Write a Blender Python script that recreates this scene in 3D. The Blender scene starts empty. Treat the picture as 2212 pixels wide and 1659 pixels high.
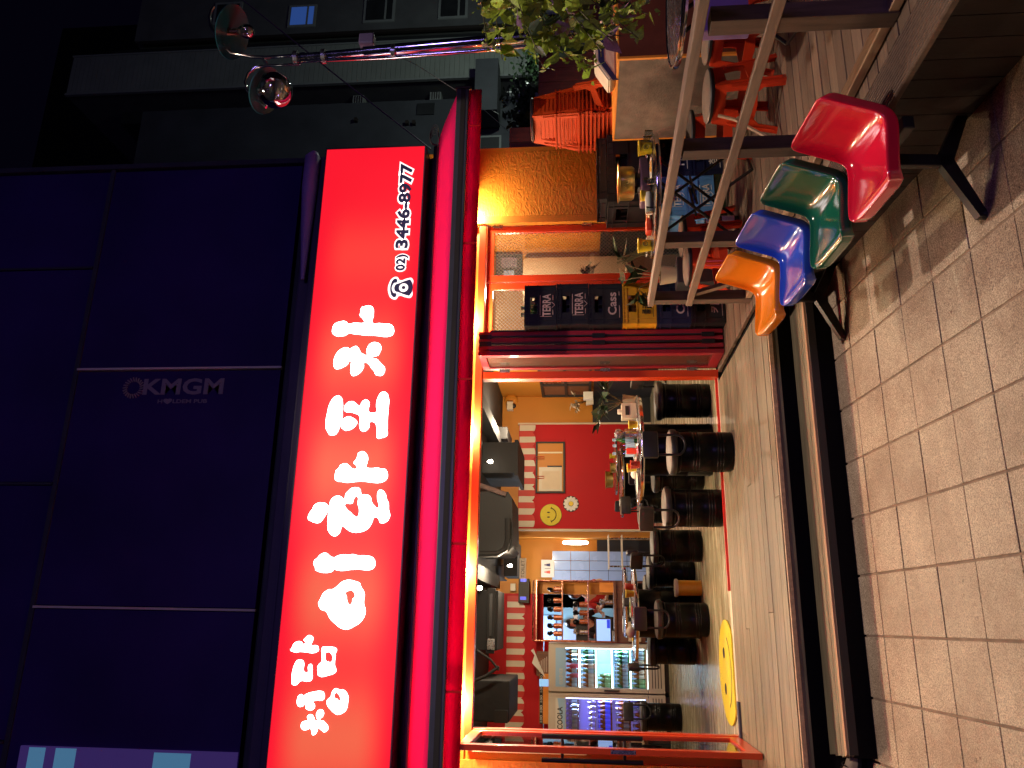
import bpy, bmesh, math, random
from math import sin, cos, pi, radians
from mathutils import Vector, Matrix, Euler
rnd = random.Random(7)
SC = bpy.context.scene
COL = SC.collection

# ------------------------------------------------------------------ camera
F_PX, YAW, PITCH, ROLL = 1695.76, radians(16.967), radians(5.025), radians(-.517)
CAM = Vector((0, -7.5242, 1.34))
_f = Vector((sin(YAW), cos(YAW), 0)); _r = Vector((cos(YAW), -sin(YAW), 0)); _u = Vector((0, 0, 1))
_F = cos(PITCH)*_f + sin(PITCH)*_u; _U = -sin(PITCH)*_f + cos(PITCH)*_u
R2 = cos(ROLL)*_r + sin(ROLL)*_U; U2 = -sin(ROLL)*_r + cos(ROLL)*_U
cd = bpy.data.cameras.new('camera'); cam = bpy.data.objects.new('camera', cd); COL.objects.link(cam)
cd.sensor_width = 36; cd.lens = F_PX/2212*36; cd.clip_start = .05; cd.clip_end = 400
# the phone was held on its side: the picture's up is the scene's right
mx = Matrix(((-U2.x, R2.x, -_F.x), (-U2.y, R2.y, -_F.y), (-U2.z, R2.z, -_F.z)))
cam.matrix_world = Matrix.Translation(CAM) @ mx.to_4x4()
SC.camera = cam

def at(x, y, X=None, Y=None, Z=None):
    """Point of the place seen at (x, y) of the 2212 px wide photo, on the plane X=, Y= or Z=."""
    d = R2*((829.5-y)/F_PX) - U2*((x-1106)/F_PX) + _F
    if X is not None: t = (X-CAM.x)/d.x
    elif Y is not None: t = (Y-CAM.y)/d.y
    else: t = (Z-CAM.z)/d.z
    return CAM + d*t
def src(x, y, **k): return at(x/1.8228, y/1.8228, **k)

# ------------------------------------------------------------------ world and exposure
w = bpy.data.worlds.new('World'); SC.world = w; w.use_nodes = True
nt = w.node_tree; nt.nodes.clear()
wo = nt.nodes.new('ShaderNodeOutputWorld'); bg = nt.nodes.new('ShaderNodeBackground'); sky = nt.nodes.new('ShaderNodeTexSky')
sky.sky_type = 'NISHITA'; sky.sun_disc = False; sky.sun_elevation = radians(-5.0); sky.sun_rotation = radians(200)
bg.inputs['Strength'].default_value = .05
bg2 = nt.nodes.new('ShaderNodeBackground'); bg2.inputs['Color'].default_value = (.0007, .0005, .0026, 1); bg2.inputs['Strength'].default_value = 1.0
ad = nt.nodes.new('ShaderNodeAddShader')
nt.links.new(sky.outputs[0], bg.inputs[0]); nt.links.new(bg.outputs[0], ad.inputs[0]); nt.links.new(bg2.outputs[0], ad.inputs[1]); nt.links.new(ad.outputs[0], wo.inputs[0])
vs = SC.view_settings; vs.view_transform = 'Standard'; vs.look = 'None'; vs.gamma = 1; vs.exposure = 0; vs.use_curve_mapping = False
SC.cycles.max_bounces = 7; SC.cycles.transparent_max_bounces = 12; SC.cycles.sample_clamp_indirect = 4
SC.cycles.caustics_reflective = False; SC.cycles.caustics_refractive = False
try: SC.cycles.use_denoising = True
except Exception: pass

def light(kind, name, loc, power, col, size=.05, to=None, spot=None, sy=None, blend=.4):
    l = bpy.data.lights.new(name, kind); l.energy = power; l.color = col
    if kind in ('POINT', 'SPOT'): l.shadow_soft_size = size
    if kind == 'SPOT': l.spot_size = radians(spot or 120); l.spot_blend = blend
    if kind == 'AREA':
        l.size = size
        if sy: l.shape = 'RECTANGLE'; l.size_y = sy
    o = bpy.data.objects.new(name, l); COL.objects.link(o); o.location = loc
    if to is not None: o.rotation_euler = (Vector(to)-Vector(loc)).to_track_quat('-Z', 'Y').to_euler()
    return o
# faint night sky light
sun = bpy.data.lights.new('moonlight', 'SUN'); sun.energy = .004; sun.angle = radians(20); sun.color = (.6, .65, 1)
so = bpy.data.objects.new('moonlight', sun); COL.objects.link(so); so.rotation_euler = (radians(35), 0, radians(20))
WARM = (1, .76, .47)
# five warm lamps under the awning, against the door header
for i, (X, e) in enumerate(((-1.83, 110), (-.68, 135), (.47, 135), (1.81, 135), (2.98, 125), (4.17, 85))):
    light('POINT', 'awning_lamp_light', (X, -.15, 2.475), e, WARM, .03)
# lamps of the room; the last is added to brighten behind the wired glass
for p, e in (((2.1, 2.6, 2.45), 85), ((.75, 4.2, 2.4), 80), ((.5, 1.6, 2.5), 70), ((3.2, 5.3, 2.45), 110), ((-1.2, 3.6, 2.5), 80), ((3.55, .62, 2.15), 75)):
    light('POINT', 'room_bulb_light', p, e, (1, .8, .55), .05)
light('POINT', 'passage_light', (1.25, 7.75, 2.0), 15, (1, .85, .6), .08)
light('POINT', 'kitchen_light', (-.2, 7.4, 2.2), 90, (.75, .88, 1), .1)
# the street: warm white lamp and violet neon on the far side of the road
light('SPOT', 'street_lamp_light', (2.1, -4.5, 8.5), 1600, (1, .79, .66), .12, to=(2.0, -4.5, 0), spot=92, blend=.2)
light('AREA', 'street_neon_light', (2.5, -19, 4.8), 250, (.42, .28, 1), 3.2, to=(1.0, 0, 5.0), sy=.9)
# a yard lamp lights the lower part of the block behind
light('POINT', 'yard_lamp_light', (12.2, 4.8, 2.2), 230, (.86, 1, .88), .15)

# ------------------------------------------------------------------ materials
def _mat(name):
    m = bpy.data.materials.new(name); m.use_nodes = True
    n = m.node_tree; return m, n, n.nodes['Principled BSDF']
def mat(name, col, rough=.5, metal=0, var=0, vscale=4, bump=0, bscale=40, stretch=(1, 1, 1), coat=0, spec=.5, col2=None, detail=4, alpha=None, trans=0, wear=0):
    m, n, b = _mat(name)
    c = (*col, 1); b.inputs['Base Color'].default_value = c; b.inputs['Roughness'].default_value = rough; b.inputs['Metallic'].default_value = metal
    b.inputs['Specular IOR Level'].default_value = spec; b.inputs['Coat Weight'].default_value = coat; b.inputs['Coat Roughness'].default_value = .08
    b.inputs['Transmission Weight'].default_value = trans
    if var or bump or wear:
        tc = n.nodes.new('ShaderNodeTexCoord'); mp = n.nodes.new('ShaderNodeMapping'); mp.inputs['Scale'].default_value = stretch
        n.links.new(tc.outputs['Object'], mp.inputs['Vector'])
        oi = n.nodes.new('ShaderNodeObjectInfo'); va = n.nodes.new('ShaderNodeVectorMath'); va.operation = 'SCALE'; va.inputs['Scale'].default_value = 37
        cb = n.nodes.new('ShaderNodeCombineXYZ')
        for k in range(3): n.links.new(oi.outputs['Random'], cb.inputs[k])
        n.links.new(cb.outputs[0], va.inputs[0])
        vadd = n.nodes.new('ShaderNodeVectorMath'); n.links.new(mp.outputs[0], vadd.inputs[0]); n.links.new(va.outputs[0], vadd.inputs[1])
        V = vadd.outputs[0]
    if var:
        nz = n.nodes.new('ShaderNodeTexNoise'); nz.inputs['Scale'].default_value = vscale; nz.inputs['Detail'].default_value = detail; nz.inputs['Roughness'].default_value = .6
        n.links.new(V, nz.inputs['Vector'])
        mr = n.nodes.new('ShaderNodeMapRange'); mr.inputs['From Min'].default_value = .28; mr.inputs['From Max'].default_value = .72
        n.links.new(nz.outputs['Fac'], mr.inputs['Value'])
        mixn = n.nodes.new('ShaderNodeMix'); mixn.data_type = 'RGBA'
        a = [max(0, v*(1-var)) for v in col]; d = col2 or [min(1, v*(1+var)) for v in col]
        mixn.inputs['A'].default_value = (*a, 1); mixn.inputs['B'].default_value = (*d, 1)
        n.links.new(mr.outputs[0], mixn.inputs['Factor'])
        hv = n.nodes.new('ShaderNodeHueSaturation'); n.links.new(mixn.outputs['Result'], hv.inputs['Color'])
        m2 = n.nodes.new('ShaderNodeMapRange'); m2.inputs['To Min'].default_value = 1-wear; m2.inputs['To Max'].default_value = 1+wear
        n.links.new(oi.outputs['Random'], m2.inputs['Value']); n.links.new(m2.outputs[0], hv.inputs['Value'])
        n.links.new(hv.outputs[0], b.inputs['Base Color'])
        rr = n.nodes.new('ShaderNodeMapRange'); rr.inputs['To Min'].default_value = max(.02, rough-.08); rr.inputs['To Max'].default_value = min(1, rough+.1)
        n.links.new(nz.outputs['Fac'], rr.inputs['Value']); n.links.new(rr.outputs[0], b.inputs['Roughness'])
    if bump:
        nb = n.nodes.new('ShaderNodeTexNoise'); nb.inputs['Scale'].default_value = bscale; nb.inputs['Detail'].default_value = 5
        n.links.new(V, nb.inputs['Vector'])
        bp = n.nodes.new('ShaderNodeBump'); bp.inputs['Strength'].default_value = bump; bp.inputs['Distance'].default_value = .01
        n.links.new(nb.outputs['Fac'], bp.inputs['Height']); n.links.new(bp.outputs[0], b.inputs['Normal'])
    return m
def emit(name, col, s=1.0):
    m, n, b = _mat(name); b.inputs['Base Color'].default_value = (*col, 1); b.inputs['Roughness'].default_value = .4
    b.inputs['Emission Color'].default_value = (*col, 1); b.inputs['Emission Strength'].default_value = s; return m
def glass(name, tint=(.9, .95, .95), refl=.12, wires=0, wcol=(.38, .33, .27)):
    m = bpy.data.materials.new(name); m.use_nodes = True; n = m.node_tree; n.nodes.clear()
    o = n.nodes.new('ShaderNodeOutputMaterial'); t = n.nodes.new('ShaderNodeBsdfTransparent'); g = n.nodes.new('ShaderNodeBsdfGlossy')
    t.inputs[0].default_value = (*tint, 1); g.inputs['Roughness'].default_value = .02; g.inputs[0].default_value = (1, 1, 1, 1)
    fr = n.nodes.new('ShaderNodeFresnel'); fr.inputs[0].default_value = 1.5
    ma = n.nodes.new('ShaderNodeMath'); ma.operation = 'ADD'; ma.inputs[1].default_value = refl*.3; n.links.new(fr.outputs[0], ma.inputs[0])
    mi = n.nodes.new('ShaderNodeMixShader'); n.links.new(ma.outputs[0], mi.inputs[0]); n.links.new(t.outputs[0], mi.inputs[1]); n.links.new(g.outputs[0], mi.inputs[2])
    last = mi.outputs[0]
    if wires:
        tc = n.nodes.new('ShaderNodeTexCoord'); sx = n.nodes.new('ShaderNodeSeparateXYZ'); n.links.new(tc.outputs['Object'], sx.inputs[0])
        h = n.nodes.new('ShaderNodeMath'); h.operation = 'ADD'; n.links.new(sx.outputs[0], h.inputs[0]); n.links.new(sx.outputs[1], h.inputs[1])
        outs = []
        for op in ('ADD', 'SUBTRACT'):
            a = n.nodes.new('ShaderNodeMath'); a.operation = op; n.links.new(h.outputs[0], a.inputs[0]); n.links.new(sx.outputs[2], a.inputs[1])
            d = n.nodes.new('ShaderNodeMath'); d.operation = 'DIVIDE'; d.inputs[1].default_value = wires; n.links.new(a.outputs[0], d.inputs[0])
            f = n.nodes.new('ShaderNodeMath'); f.operation = 'FRACT'; n.links.new(d.outputs[0], f.inputs[0])
            l = n.nodes.new('ShaderNodeMath'); l.operation = 'LESS_THAN'; l.inputs[1].default_value = .10; n.links.new(f.outputs[0], l.inputs[0]); outs.append(l)
        mx_ = n.nodes.new('ShaderNodeMath'); mx_.operation = 'MAXIMUM'; n.links.new(outs[0].outputs[0], mx_.inputs[0]); n.links.new(outs[1].outputs[0], mx_.inputs[1])
        d = n.nodes.new('ShaderNodeBsdfPrincipled'); d.inputs['Base Color'].default_value = (*wcol, 1); d.inputs['Metallic'].default_value = .7; d.inputs['Roughness'].default_value = .35
        m3 = n.nodes.new('ShaderNodeMixShader'); n.links.new(mx_.outputs[0], m3.inputs[0]); n.links.new(last, m3.inputs[1]); n.links.new(d.outputs[0], m3.inputs[2]); last = m3.outputs[0]
    n.links.new(last, o.inputs[0]); return m

M = {}
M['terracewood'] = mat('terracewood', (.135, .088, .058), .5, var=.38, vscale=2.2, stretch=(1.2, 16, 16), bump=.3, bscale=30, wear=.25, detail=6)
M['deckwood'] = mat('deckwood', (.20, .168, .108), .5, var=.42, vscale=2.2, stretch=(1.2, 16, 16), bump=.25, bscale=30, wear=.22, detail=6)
M['railwood'] = mat('railwood', (.225, .155, .115), .55, var=.35, vscale=2.5, stretch=(14, 1.4, 14), bump=.25, bscale=25, wear=.12, detail=6)
M['palewood'] = mat('palewood', (.48, .31, .19), .55, var=.25, vscale=2.5, stretch=(14, 1.4, 14), bump=.2, bscale=25, detail=6)
M['postwood'] = mat('postwood', (.12, .08, .06), .6, var=.35, vscale=2.5, stretch=(14, 14, 1.4), bump=.25, bscale=25, detail=6)
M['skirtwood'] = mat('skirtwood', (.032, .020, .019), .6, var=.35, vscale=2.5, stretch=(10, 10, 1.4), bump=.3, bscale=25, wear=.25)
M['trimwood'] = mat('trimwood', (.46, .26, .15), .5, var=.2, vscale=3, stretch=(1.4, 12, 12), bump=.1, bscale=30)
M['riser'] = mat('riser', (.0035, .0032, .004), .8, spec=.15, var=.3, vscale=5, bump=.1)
M['tile'] = None
M['joint'] = mat('joint', (.07, .05, .04), .9, var=.4, vscale=12, bump=.3, bscale=60)
M['grout'] = mat('grout', (.24, .17, .12), .9, var=.4, vscale=9, bump=.3, bscale=60)
M['orange'] = mat('orange', (.60, .235, .02), .62, var=.08, vscale=1.6, bump=.0, bscale=20)
M['orangein'] = mat('orangein', (.56, .21, .018), .55, var=.06, vscale=1.2, bump=.05, bscale=90)
M['frame'] = mat('frame', (.62, .055, .012), .3, var=.05, vscale=3, coat=.25)
M['frameshaded'] = mat('frameshaded', (.27, .012, .022), .35, var=.1, vscale=3, coat=.2)  # same paint as the frame, darkened to put shade on the folded leaves
M['redtrack'] = mat('redtrack', (.55, .02, .012), .35, var=.1, vscale=6)
M['black'] = mat('black', (.012, .012, .014), .45, var=.3, vscale=8)
M['blackgloss'] = mat('blackgloss', (.0022, .0022, .0026), .3, var=.3, vscale=5, spec=.12, bump=.04, bscale=8)
M['blackmetal'] = mat('blackmetal', (.014, .014, .015), .38, metal=.3, var=.3, vscale=9)
M['blackplastic'] = mat('blackplastic', (.011, .011, .013), .38, var=.25, vscale=6)
M['bluecrate'] = mat('bluecrate', (.007, .012, .04), .42, var=.2, vscale=6)
M['bluecrate2'] = mat('bluecrate2', (.10, .28, .55), .42, var=.2, vscale=6)
M['yellowcrate'] = mat('yellowcrate', (.62, .30, .015), .4, var=.12, vscale=5)
M['chrome'] = mat('chrome', (.75, .75, .78), .12, metal=1, var=.06, vscale=8)
M['steel'] = mat('steel', (.55, .55, .56), .26, metal=1, var=.1, vscale=20, bump=.05, bscale=80)
M['brass'] = mat('brass', (.62, .46, .16), .3, metal=1, var=.05, vscale=6)
M['copper'] = mat('copper', (.62, .30, .20), .25, metal=1, var=.1, vscale=10)
M['cushion'] = mat('cushion', (.16, .145, .125), .5, var=.15, vscale=9, bump=.15, bscale=30)
M['cushiondark'] = mat('cushiondark', (.022, .02, .019), .4, spec=.3, var=.3, vscale=9, bump=.15, bscale=30)
M['stoolred'] = mat('stoolred', (.60, .045, .012), .3, var=.12, vscale=4, coat=.15, bump=.03)
M['stoolorange'] = mat('stoolorange', (.50, .055, .008), .5, var=.1, vscale=4, spec=.15)
M['redwall'] = mat('redwall', (.46, .009, .012), .6, spec=.25, var=.06, vscale=1.5, bump=.12, bscale=4)
M['redstripe'] = mat('redstripe', (.55, .035, .02), .55, var=.06)
M['white'] = mat('white', (.72, .68, .60), .5, var=.06, vscale=4)
M['cream'] = mat('cream', (.62, .54, .40), .45, var=.06, vscale=3)
M['ceiling'] = mat('ceiling', (.012, .0115, .0125), .7, var=.3, vscale=3, bump=.3, bscale=18)
M['duct'] = mat('duct', (.014, .0135, .0135), .7, var=.25, vscale=4, bump=.15, bscale=14)
M['ductpipe'] = mat('ductpipe', (.12, .07, .06), .6, var=.3, vscale=8)
M['intfloor'] = mat('intfloor', (.36, .30, .17), .25, var=.45, vscale=1.8, stretch=(1, 9, 1), bump=.03, bscale=12, col2=(.60, .54, .36), detail=8)
M['darkwall'] = mat('darkwall', (.018, .018, .022), .55, var=.2, vscale=3)
M['fridge'] = mat('fridge', (.58, .50, .40), .35, var=.05, vscale=3)
M['woodbrown'] = mat('woodbrown', (.17, .065, .03), .5, var=.3, vscale=3, stretch=(10, 10, 1.4), bump=.15, bscale=30)
M['fencewood'] = mat('fencewood', (.16, .05, .028), .55, var=.3, vscale=2.5, stretch=(9, 9, 1.2), bump=.3, bscale=20, wear=.2)
M['greypanel'] = mat('greypanel', (.125, .092, .070), .8, var=.35, vscale=9, bump=.5, bscale=70, detail=8)
M['brownpanel'] = mat('brownpanel', (.13, .03, .012), .55, var=.2, vscale=5, bump=.15)
M['orangeedge'] = mat('orangeedge', (.75, .26, .03), .5, var=.1)
M['concrete'] = mat('concrete', (.085, .09, .09), .8, var=.18, vscale=2, bump=.3, bscale=30)
M['concretedark'] = mat('concretedark', (.046, .052, .06), .8, var=.25, vscale=1.2, bump=.3, bscale=30)
M['siding'] = mat('siding', (.20, .225, .20), .7, var=.12, vscale=2, wear=.08)
M['darkgap'] = mat('darkgap', (.012, .014, .016), .6, var=.3)
M['frametrim'] = mat('frametrim', (.20, .22, .21), .6, var=.1)
M['leaf'] = mat('leaf', (.29, .40, .04), .38, var=.45, vscale=9, wear=.35)
M['leafdark'] = mat('leafdark', (.028, .06, .022), .4, var=.4, vscale=9, wear=.35)
M['leafpink'] = mat('leafpink', (.42, .24, .30), .45, var=.3, vscale=9, wear=.2)
M['stem'] = mat('stem', (.10, .085, .03), .6, var=.3)
M['tarp'] = mat('tarp', (.045, .04, .065), .45, var=.4, vscale=7, bump=1.0, bscale=9)
M['mauve'] = mat('mauve', (.10, .05, .10), .35, var=.2, vscale=8)
M['ledge'] = mat('ledge', (.075, .06, .12), .5, var=.15, vscale=3)
M['bluegrey'] = mat('bluegrey', (.05, .055, .075), .35, var=.15)
M['beige'] = mat('beige', (.62, .50, .34), .6, var=.08, vscale=3)
M['bagcloth'] = mat('bagcloth', (.66, .55, .42), .7, var=.1, vscale=5, bump=.25, bscale=9)
M['navy'] = mat('navy', (.01, .015, .09), .6)
M['plastic_yellow'] = mat('plastic_yellow', (.78, .55, .02), .35, var=.08)
M['plastic_red'] = mat('plastic_red', (.70, .05, .02), .35, var=.08)
M['skin'] = mat('skin', (.55, .33, .22), .5, var=.08)
M['hair'] = mat('hair', (.008, .007, .007), .35, var=.3, bump=.4, bscale=60, stretch=(1, 1, .2))
M['cloth_red'] = mat('cloth_red', (.5, .02, .02), .8, var=.15, bump=.2)
M['cloth_black'] = mat('cloth_black', (.012, .011, .014), .85, var=.3, bump=.3)
M['shoe'] = mat('shoe', (.42, .31, .22), .7, var=.2, vscale=8, bump=.2)
M['rubber'] = mat('rubber', (.02, .02, .02), .7)
M['greenglass'] = mat('greenglass', (.02, .13, .03), .08, var=.2, coat=.4)
M['greenglassdark'] = mat('greenglassdark', (.012, .03, .015), .1, var=.2, coat=.4)
M['brownglass'] = mat('brownglass', (.20, .05, .008), .08, var=.2, coat=.4)
M['clearglass'] = glass('clearglass', (.85, .9, .88), .3)
M['pinkdrink'] = mat('pinkdrink', (.65, .12, .22), .2, var=.1)
M['paper'] = mat('paper', (.70, .66, .58), .7, var=.05)
M['labelblue'] = mat('labelblue', (.35, .55, .75), .5)
M['labelgreen'] = mat('labelgreen', (.25, .55, .3), .5)
M['pane'] = glass('pane', (.93, .95, .94), .15)
M['wirepane'] = glass('wirepane', (.88, .86, .82), .2, wires=.04)
M['wirepane2'] = glass('wirepane2', (.75, .7, .66), .3, wires=.028)
M['bulbglass'] = glass('bulbglass', (.75, .82, .85), .9)
M['bulbframe'] = mat('bulbframe', (.008, .085, .10), .35, metal=0, var=.1)  # teal in the base colour stands in for cool light on the discs
M['bulb'] = emit('bulb', (1, .88, .68), 30)
M['tubelight'] = emit('tubelight', (1, .92, .75), 9)
M['lamplens'] = emit('lamplens', (1, .62, .25), 12)
M['led'] = emit('led', (.65, .9, 1), 7)
M['ledblue'] = emit('ledblue', (.55, .6, 1), 6)
M['screen'] = emit('screen', (.30, .50, .95), .9)
M['screenblue'] = emit('screenblue', (.02, .05, .7), .8)
M['coolglow'] = emit('coolglow', (.25, .50, .85), .8)
M['violetglow'] = emit('violetglow', (.18, .17, .62), .5)
M['signwhite'] = emit('signwhite', (1, .93, .90), 8)
M['signwhite2'] = emit('signwhite2', (1, .95, .94), 1.15)
M['signnavy'] = mat('signnavy', (.05, .06, .16), .35)
M['tankpurple'] = mat('tankpurple', (.32, .2, .5), .5, var=.1)
M['decalgrey'] = mat('decalgrey', (.28, .25, .30), .6)
M['decalpink'] = mat('decalpink', (.52, .36, .33), .6)
M['smileyellow'] = mat('smileyellow', (.62, .50, .025), .6, var=.08, vscale=14)
M['ink'] = mat('ink', (.02, .015, .012), .6)
M['doorblue'] = mat('doorblue', (.32, .44, .70), .25, var=.06, vscale=2, coat=.3)
M['kitchenblue'] = mat('kitchenblue', (.22, .45, .62), .35, var=.12, vscale=4)
M['palestrip'] = mat('palestrip', (.75, .66, .42), .4, var=.05)
for nme, c in (('seatred', (.72, .012, .05)), ('seatgreen', (.010, .125, .075)), ('seatblue', (.03, .09, .62)), ('seatorange', (.85, .25, .012))):
    M[nme] = mat(nme, c, .16, var=.1, vscale=2, coat=.8, bump=.02, bscale=5)

def tile_mat():
    m, n, b = _mat('granite_tile')
    tc = n.nodes.new('ShaderNodeTexCoord'); oi = n.nodes.new('ShaderNodeObjectInfo')
    cb = n.nodes.new('ShaderNodeVectorMath'); cb.operation = 'SCALE'; cb.inputs['Scale'].default_value = 1
    geo = n.nodes.new('ShaderNodeNewGeometry')
    def nz(sc, det, rough=.6):
        x = n.nodes.new('ShaderNodeTexNoise'); x.inputs['Scale'].default_value = sc; x.inputs['Detail'].default_value = det; x.inputs['Roughness'].default_value = rough
        n.links.new(geo.outputs['Position'], x.inputs['Vector']); return x
    a = nz(150, 3); r = n.nodes.new('ShaderNodeValToRGB'); n.links.new(a.outputs['Fac'], r.inputs[0])
    e = r.color_ramp.elements; e[0].position = .36; e[0].color = (.21, .155, .115, 1); e[1].position = .62; e[1].color = (.70, .585, .43, 1)
    k = e.new(.5); k.color = (.44, .345, .245, 1)
    st = nz(2.2, 6, .7); r2 = n.nodes.new('ShaderNodeValToRGB'); n.links.new(st.outputs['Fac'], r2.inputs[0])
    e = r2.color_ramp.elements; e[0].position = .34; e[0].color = (.62, .55, .52, 1); e[1].position = .62; e[1].color = (1, 1, 1, 1)
    mu = n.nodes.new('ShaderNodeMix'); mu.data_type = 'RGBA'; mu.blend_type = 'MULTIPLY'; mu.inputs['Factor'].default_value = 1
    n.links.new(r.outputs[0], mu.inputs['A']); n.links.new(r2.outputs[0], mu.inputs['B'])
    sp = nz(26, 2); r3 = n.nodes.new('ShaderNodeValToRGB'); n.links.new(sp.outputs['Fac'], r3.inputs[0])
    e = r3.color_ramp.elements; e[0].position = .24; e[0].color = (.25, .2, .18, 1); e[1].position = .30; e[1].color = (1, 1, 1, 1)
    m2 = n.nodes.new('ShaderNodeMix'); m2.data_type = 'RGBA'; m2.blend_type = 'MULTIPLY'; m2.inputs['Factor'].default_value = 1
    n.links.new(mu.outputs['Result'], m2.inputs['A']); n.links.new(r3.outputs[0], m2.inputs['B'])
    hv = n.nodes.new('ShaderNodeHueSaturation'); mr = n.nodes.new('ShaderNodeMapRange'); mr.inputs['To Min'].default_value = .9; mr.inputs['To Max'].default_value = 1.08
    n.links.new(oi.outputs['Random'], mr.inputs['Value']); n.links.new(mr.outputs[0], hv.inputs['Value']); n.links.new(m2.outputs['Result'], hv.inputs['Color'])
    n.links.new(hv.outputs[0], b.inputs['Base Color'])
    rr = n.nodes.new('ShaderNodeMapRange'); rr.inputs['To Min'].default_value = .35; rr.inputs['To Max'].default_value = .75; n.links.new(a.outputs['Fac'], rr.inputs['Value']); n.links.new(rr.outputs[0], b.inputs['Roughness'])
    bp = n.nodes.new('ShaderNodeBump'); bp.inputs['Strength'].default_value = .35; bp.inputs['Distance'].default_value = .004
    n.links.new(a.outputs['Fac'], bp.inputs['Height']); n.links.new(bp.outputs[0], b.inputs['Normal'])
    return m
M['tile'] = tile_mat()
def stucco(name, col):
    m, n, b = _mat(name); b.inputs['Base Color'].default_value = (*col, 1); b.inputs['Roughness'].default_value = .6
    geo = n.nodes.new('ShaderNodeNewGeometry')
    mp = n.nodes.new('ShaderNodeMapping'); mp.inputs['Scale'].default_value = (1, 1, 2.2); n.links.new(geo.outputs['Position'], mp.inputs[0])
    x = n.nodes.new('ShaderNodeTexNoise'); x.inputs['Scale'].default_value = 5.5; x.inputs['Detail'].default_value = 7; x.inputs['Distortion'].default_value = 3.5
    n.links.new(mp.outputs[0], x.inputs['Vector'])
    r = n.nodes.new('ShaderNodeValToRGB'); n.links.new(x.outputs['Fac'], r.inputs[0]); r.color_ramp.elements[0].position = .42; r.color_ramp.elements[1].position = .6
    bp = n.nodes.new('ShaderNodeBump'); bp.inputs['Strength'].default_value = .22; bp.inputs['Distance'].default_value = .012
    n.links.new(r.outputs[0], bp.inputs['Height']); n.links.new(bp.outputs[0], b.inputs['Normal'])
    v = n.nodes.new('ShaderNodeTexNoise'); v.inputs['Scale'].default_value = 2.5; v.inputs['Detail'].default_value = 5; n.links.new(geo.outputs['Position'], v.inputs['Vector'])
    mi = n.nodes.new('ShaderNodeMix'); mi.data_type = 'RGBA'; mi.inputs['A'].default_value = tuple(c*.85 for c in col)+(1,); mi.inputs['B'].default_value = tuple(min(1, c*1.1) for c in col)+(1,)
    n.links.new(v.outputs['Fac'], mi.inputs['Factor']); n.links.new(mi.outputs['Result'], b.inputs['Base Color'])
    return m
M['stucco'] = stucco('stucco', (.58, .21, .016))
def sign_mat():
    m, n, b = _mat('sign_face'); b.inputs['Base Color'].default_value = (.2, .004, .008, 1); b.inputs['Roughness'].default_value = .4
    tc = n.nodes.new('ShaderNodeTexCoord'); s = n.nodes.new('ShaderNodeSeparateXYZ'); n.links.new(tc.outputs['Generated'], s.inputs[0])
    # rows of tubes behind the sheet: brighter along the middle, redder at the rim
    def band(axis, lo, hi, width):
        a = n.nodes.new('ShaderNodeMapRange'); a.interpolation_type = 'SMOOTHSTEP'; a.inputs['From Min'].default_value = lo; a.inputs['From Max'].default_value = lo+width
        c = n.nodes.new('ShaderNodeMapRange'); c.interpolation_type = 'SMOOTHSTEP'; c.inputs['From Min'].default_value = hi; c.inputs['From Max'].default_value = hi-width
        n.links.new(s.outputs[axis], a.inputs[0]); n.links.new(s.outputs[axis], c.inputs[0])
        x = n.nodes.new('ShaderNodeMath'); x.operation = 'MULTIPLY'; n.links.new(a.outputs[0], x.inputs[0]); n.links.new(c.outputs[0], x.inputs[1]); return x
    v = band(2, .0, 1, .3); h = band(0, -.08, 1.0, .3)
    wv = n.nodes.new('ShaderNodeMath'); wv.operation = 'MULTIPLY'; wv.inputs[1].default_value = 58; n.links.new(s.outputs[0], wv.inputs[0])
    sn = n.nodes.new('ShaderNodeMath'); sn.operation = 'SINE'; n.links.new(wv.outputs[0], sn.inputs[0])
    mr = n.nodes.new('ShaderNodeMapRange'); mr.inputs['From Min'].default_value = -1; mr.inputs['To Min'].default_value = .3; mr.inputs['To Max'].default_value = 1; n.links.new(sn.outputs[0], mr.inputs[0])
    q = n.nodes.new('ShaderNodeMath'); q.operation = 'MULTIPLY'; n.links.new(v.outputs[0], q.inputs[0]); n.links.new(h.outputs[0], q.inputs[1])
    q2 = n.nodes.new('ShaderNodeMath'); q2.operation = 'MULTIPLY'; n.links.new(q.outputs[0], q2.inputs[0]); n.links.new(mr.outputs[0], q2.inputs[1])
    mi = n.nodes.new('ShaderNodeMix'); mi.data_type = 'RGBA'; mi.inputs['A'].default_value = (.97, .010, .028, 1); mi.inputs['B'].default_value = (.88, .135, .066, 1)
    n.links.new(q2.outputs[0], mi.inputs['Factor']); n.links.new(mi.outputs['Result'], b.inputs['Emission Color']); b.inputs['Emission Strength'].default_value = 1.0
    return m
M['sign'] = sign_mat()
def fabric_mat(name, col, tr=.5):
    m = bpy.data.materials.new(name); m.use_nodes = True; n = m.node_tree; n.nodes.clear()
    o = n.nodes.new('ShaderNodeOutputMaterial'); d = n.nodes.new('ShaderNodeBsdfDiffuse'); t = n.nodes.new('ShaderNodeBsdfTranslucent'); mi = n.nodes.new('ShaderNodeMixShader'); mi.inputs[0].default_value = tr
    d.inputs[0].default_value = (*col, 1); t.inputs[0].default_value = (*col, 1)
    n.links.new(d.outputs[0], mi.inputs[1]); n.links.new(t.outputs[0], mi.inputs[2]); n.links.new(mi.outputs[0], o.inputs[0]); return m
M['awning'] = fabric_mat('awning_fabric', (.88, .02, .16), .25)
M['valance'] = fabric_mat('valance_fabric', (.42, .006, .09), .75)
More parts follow.
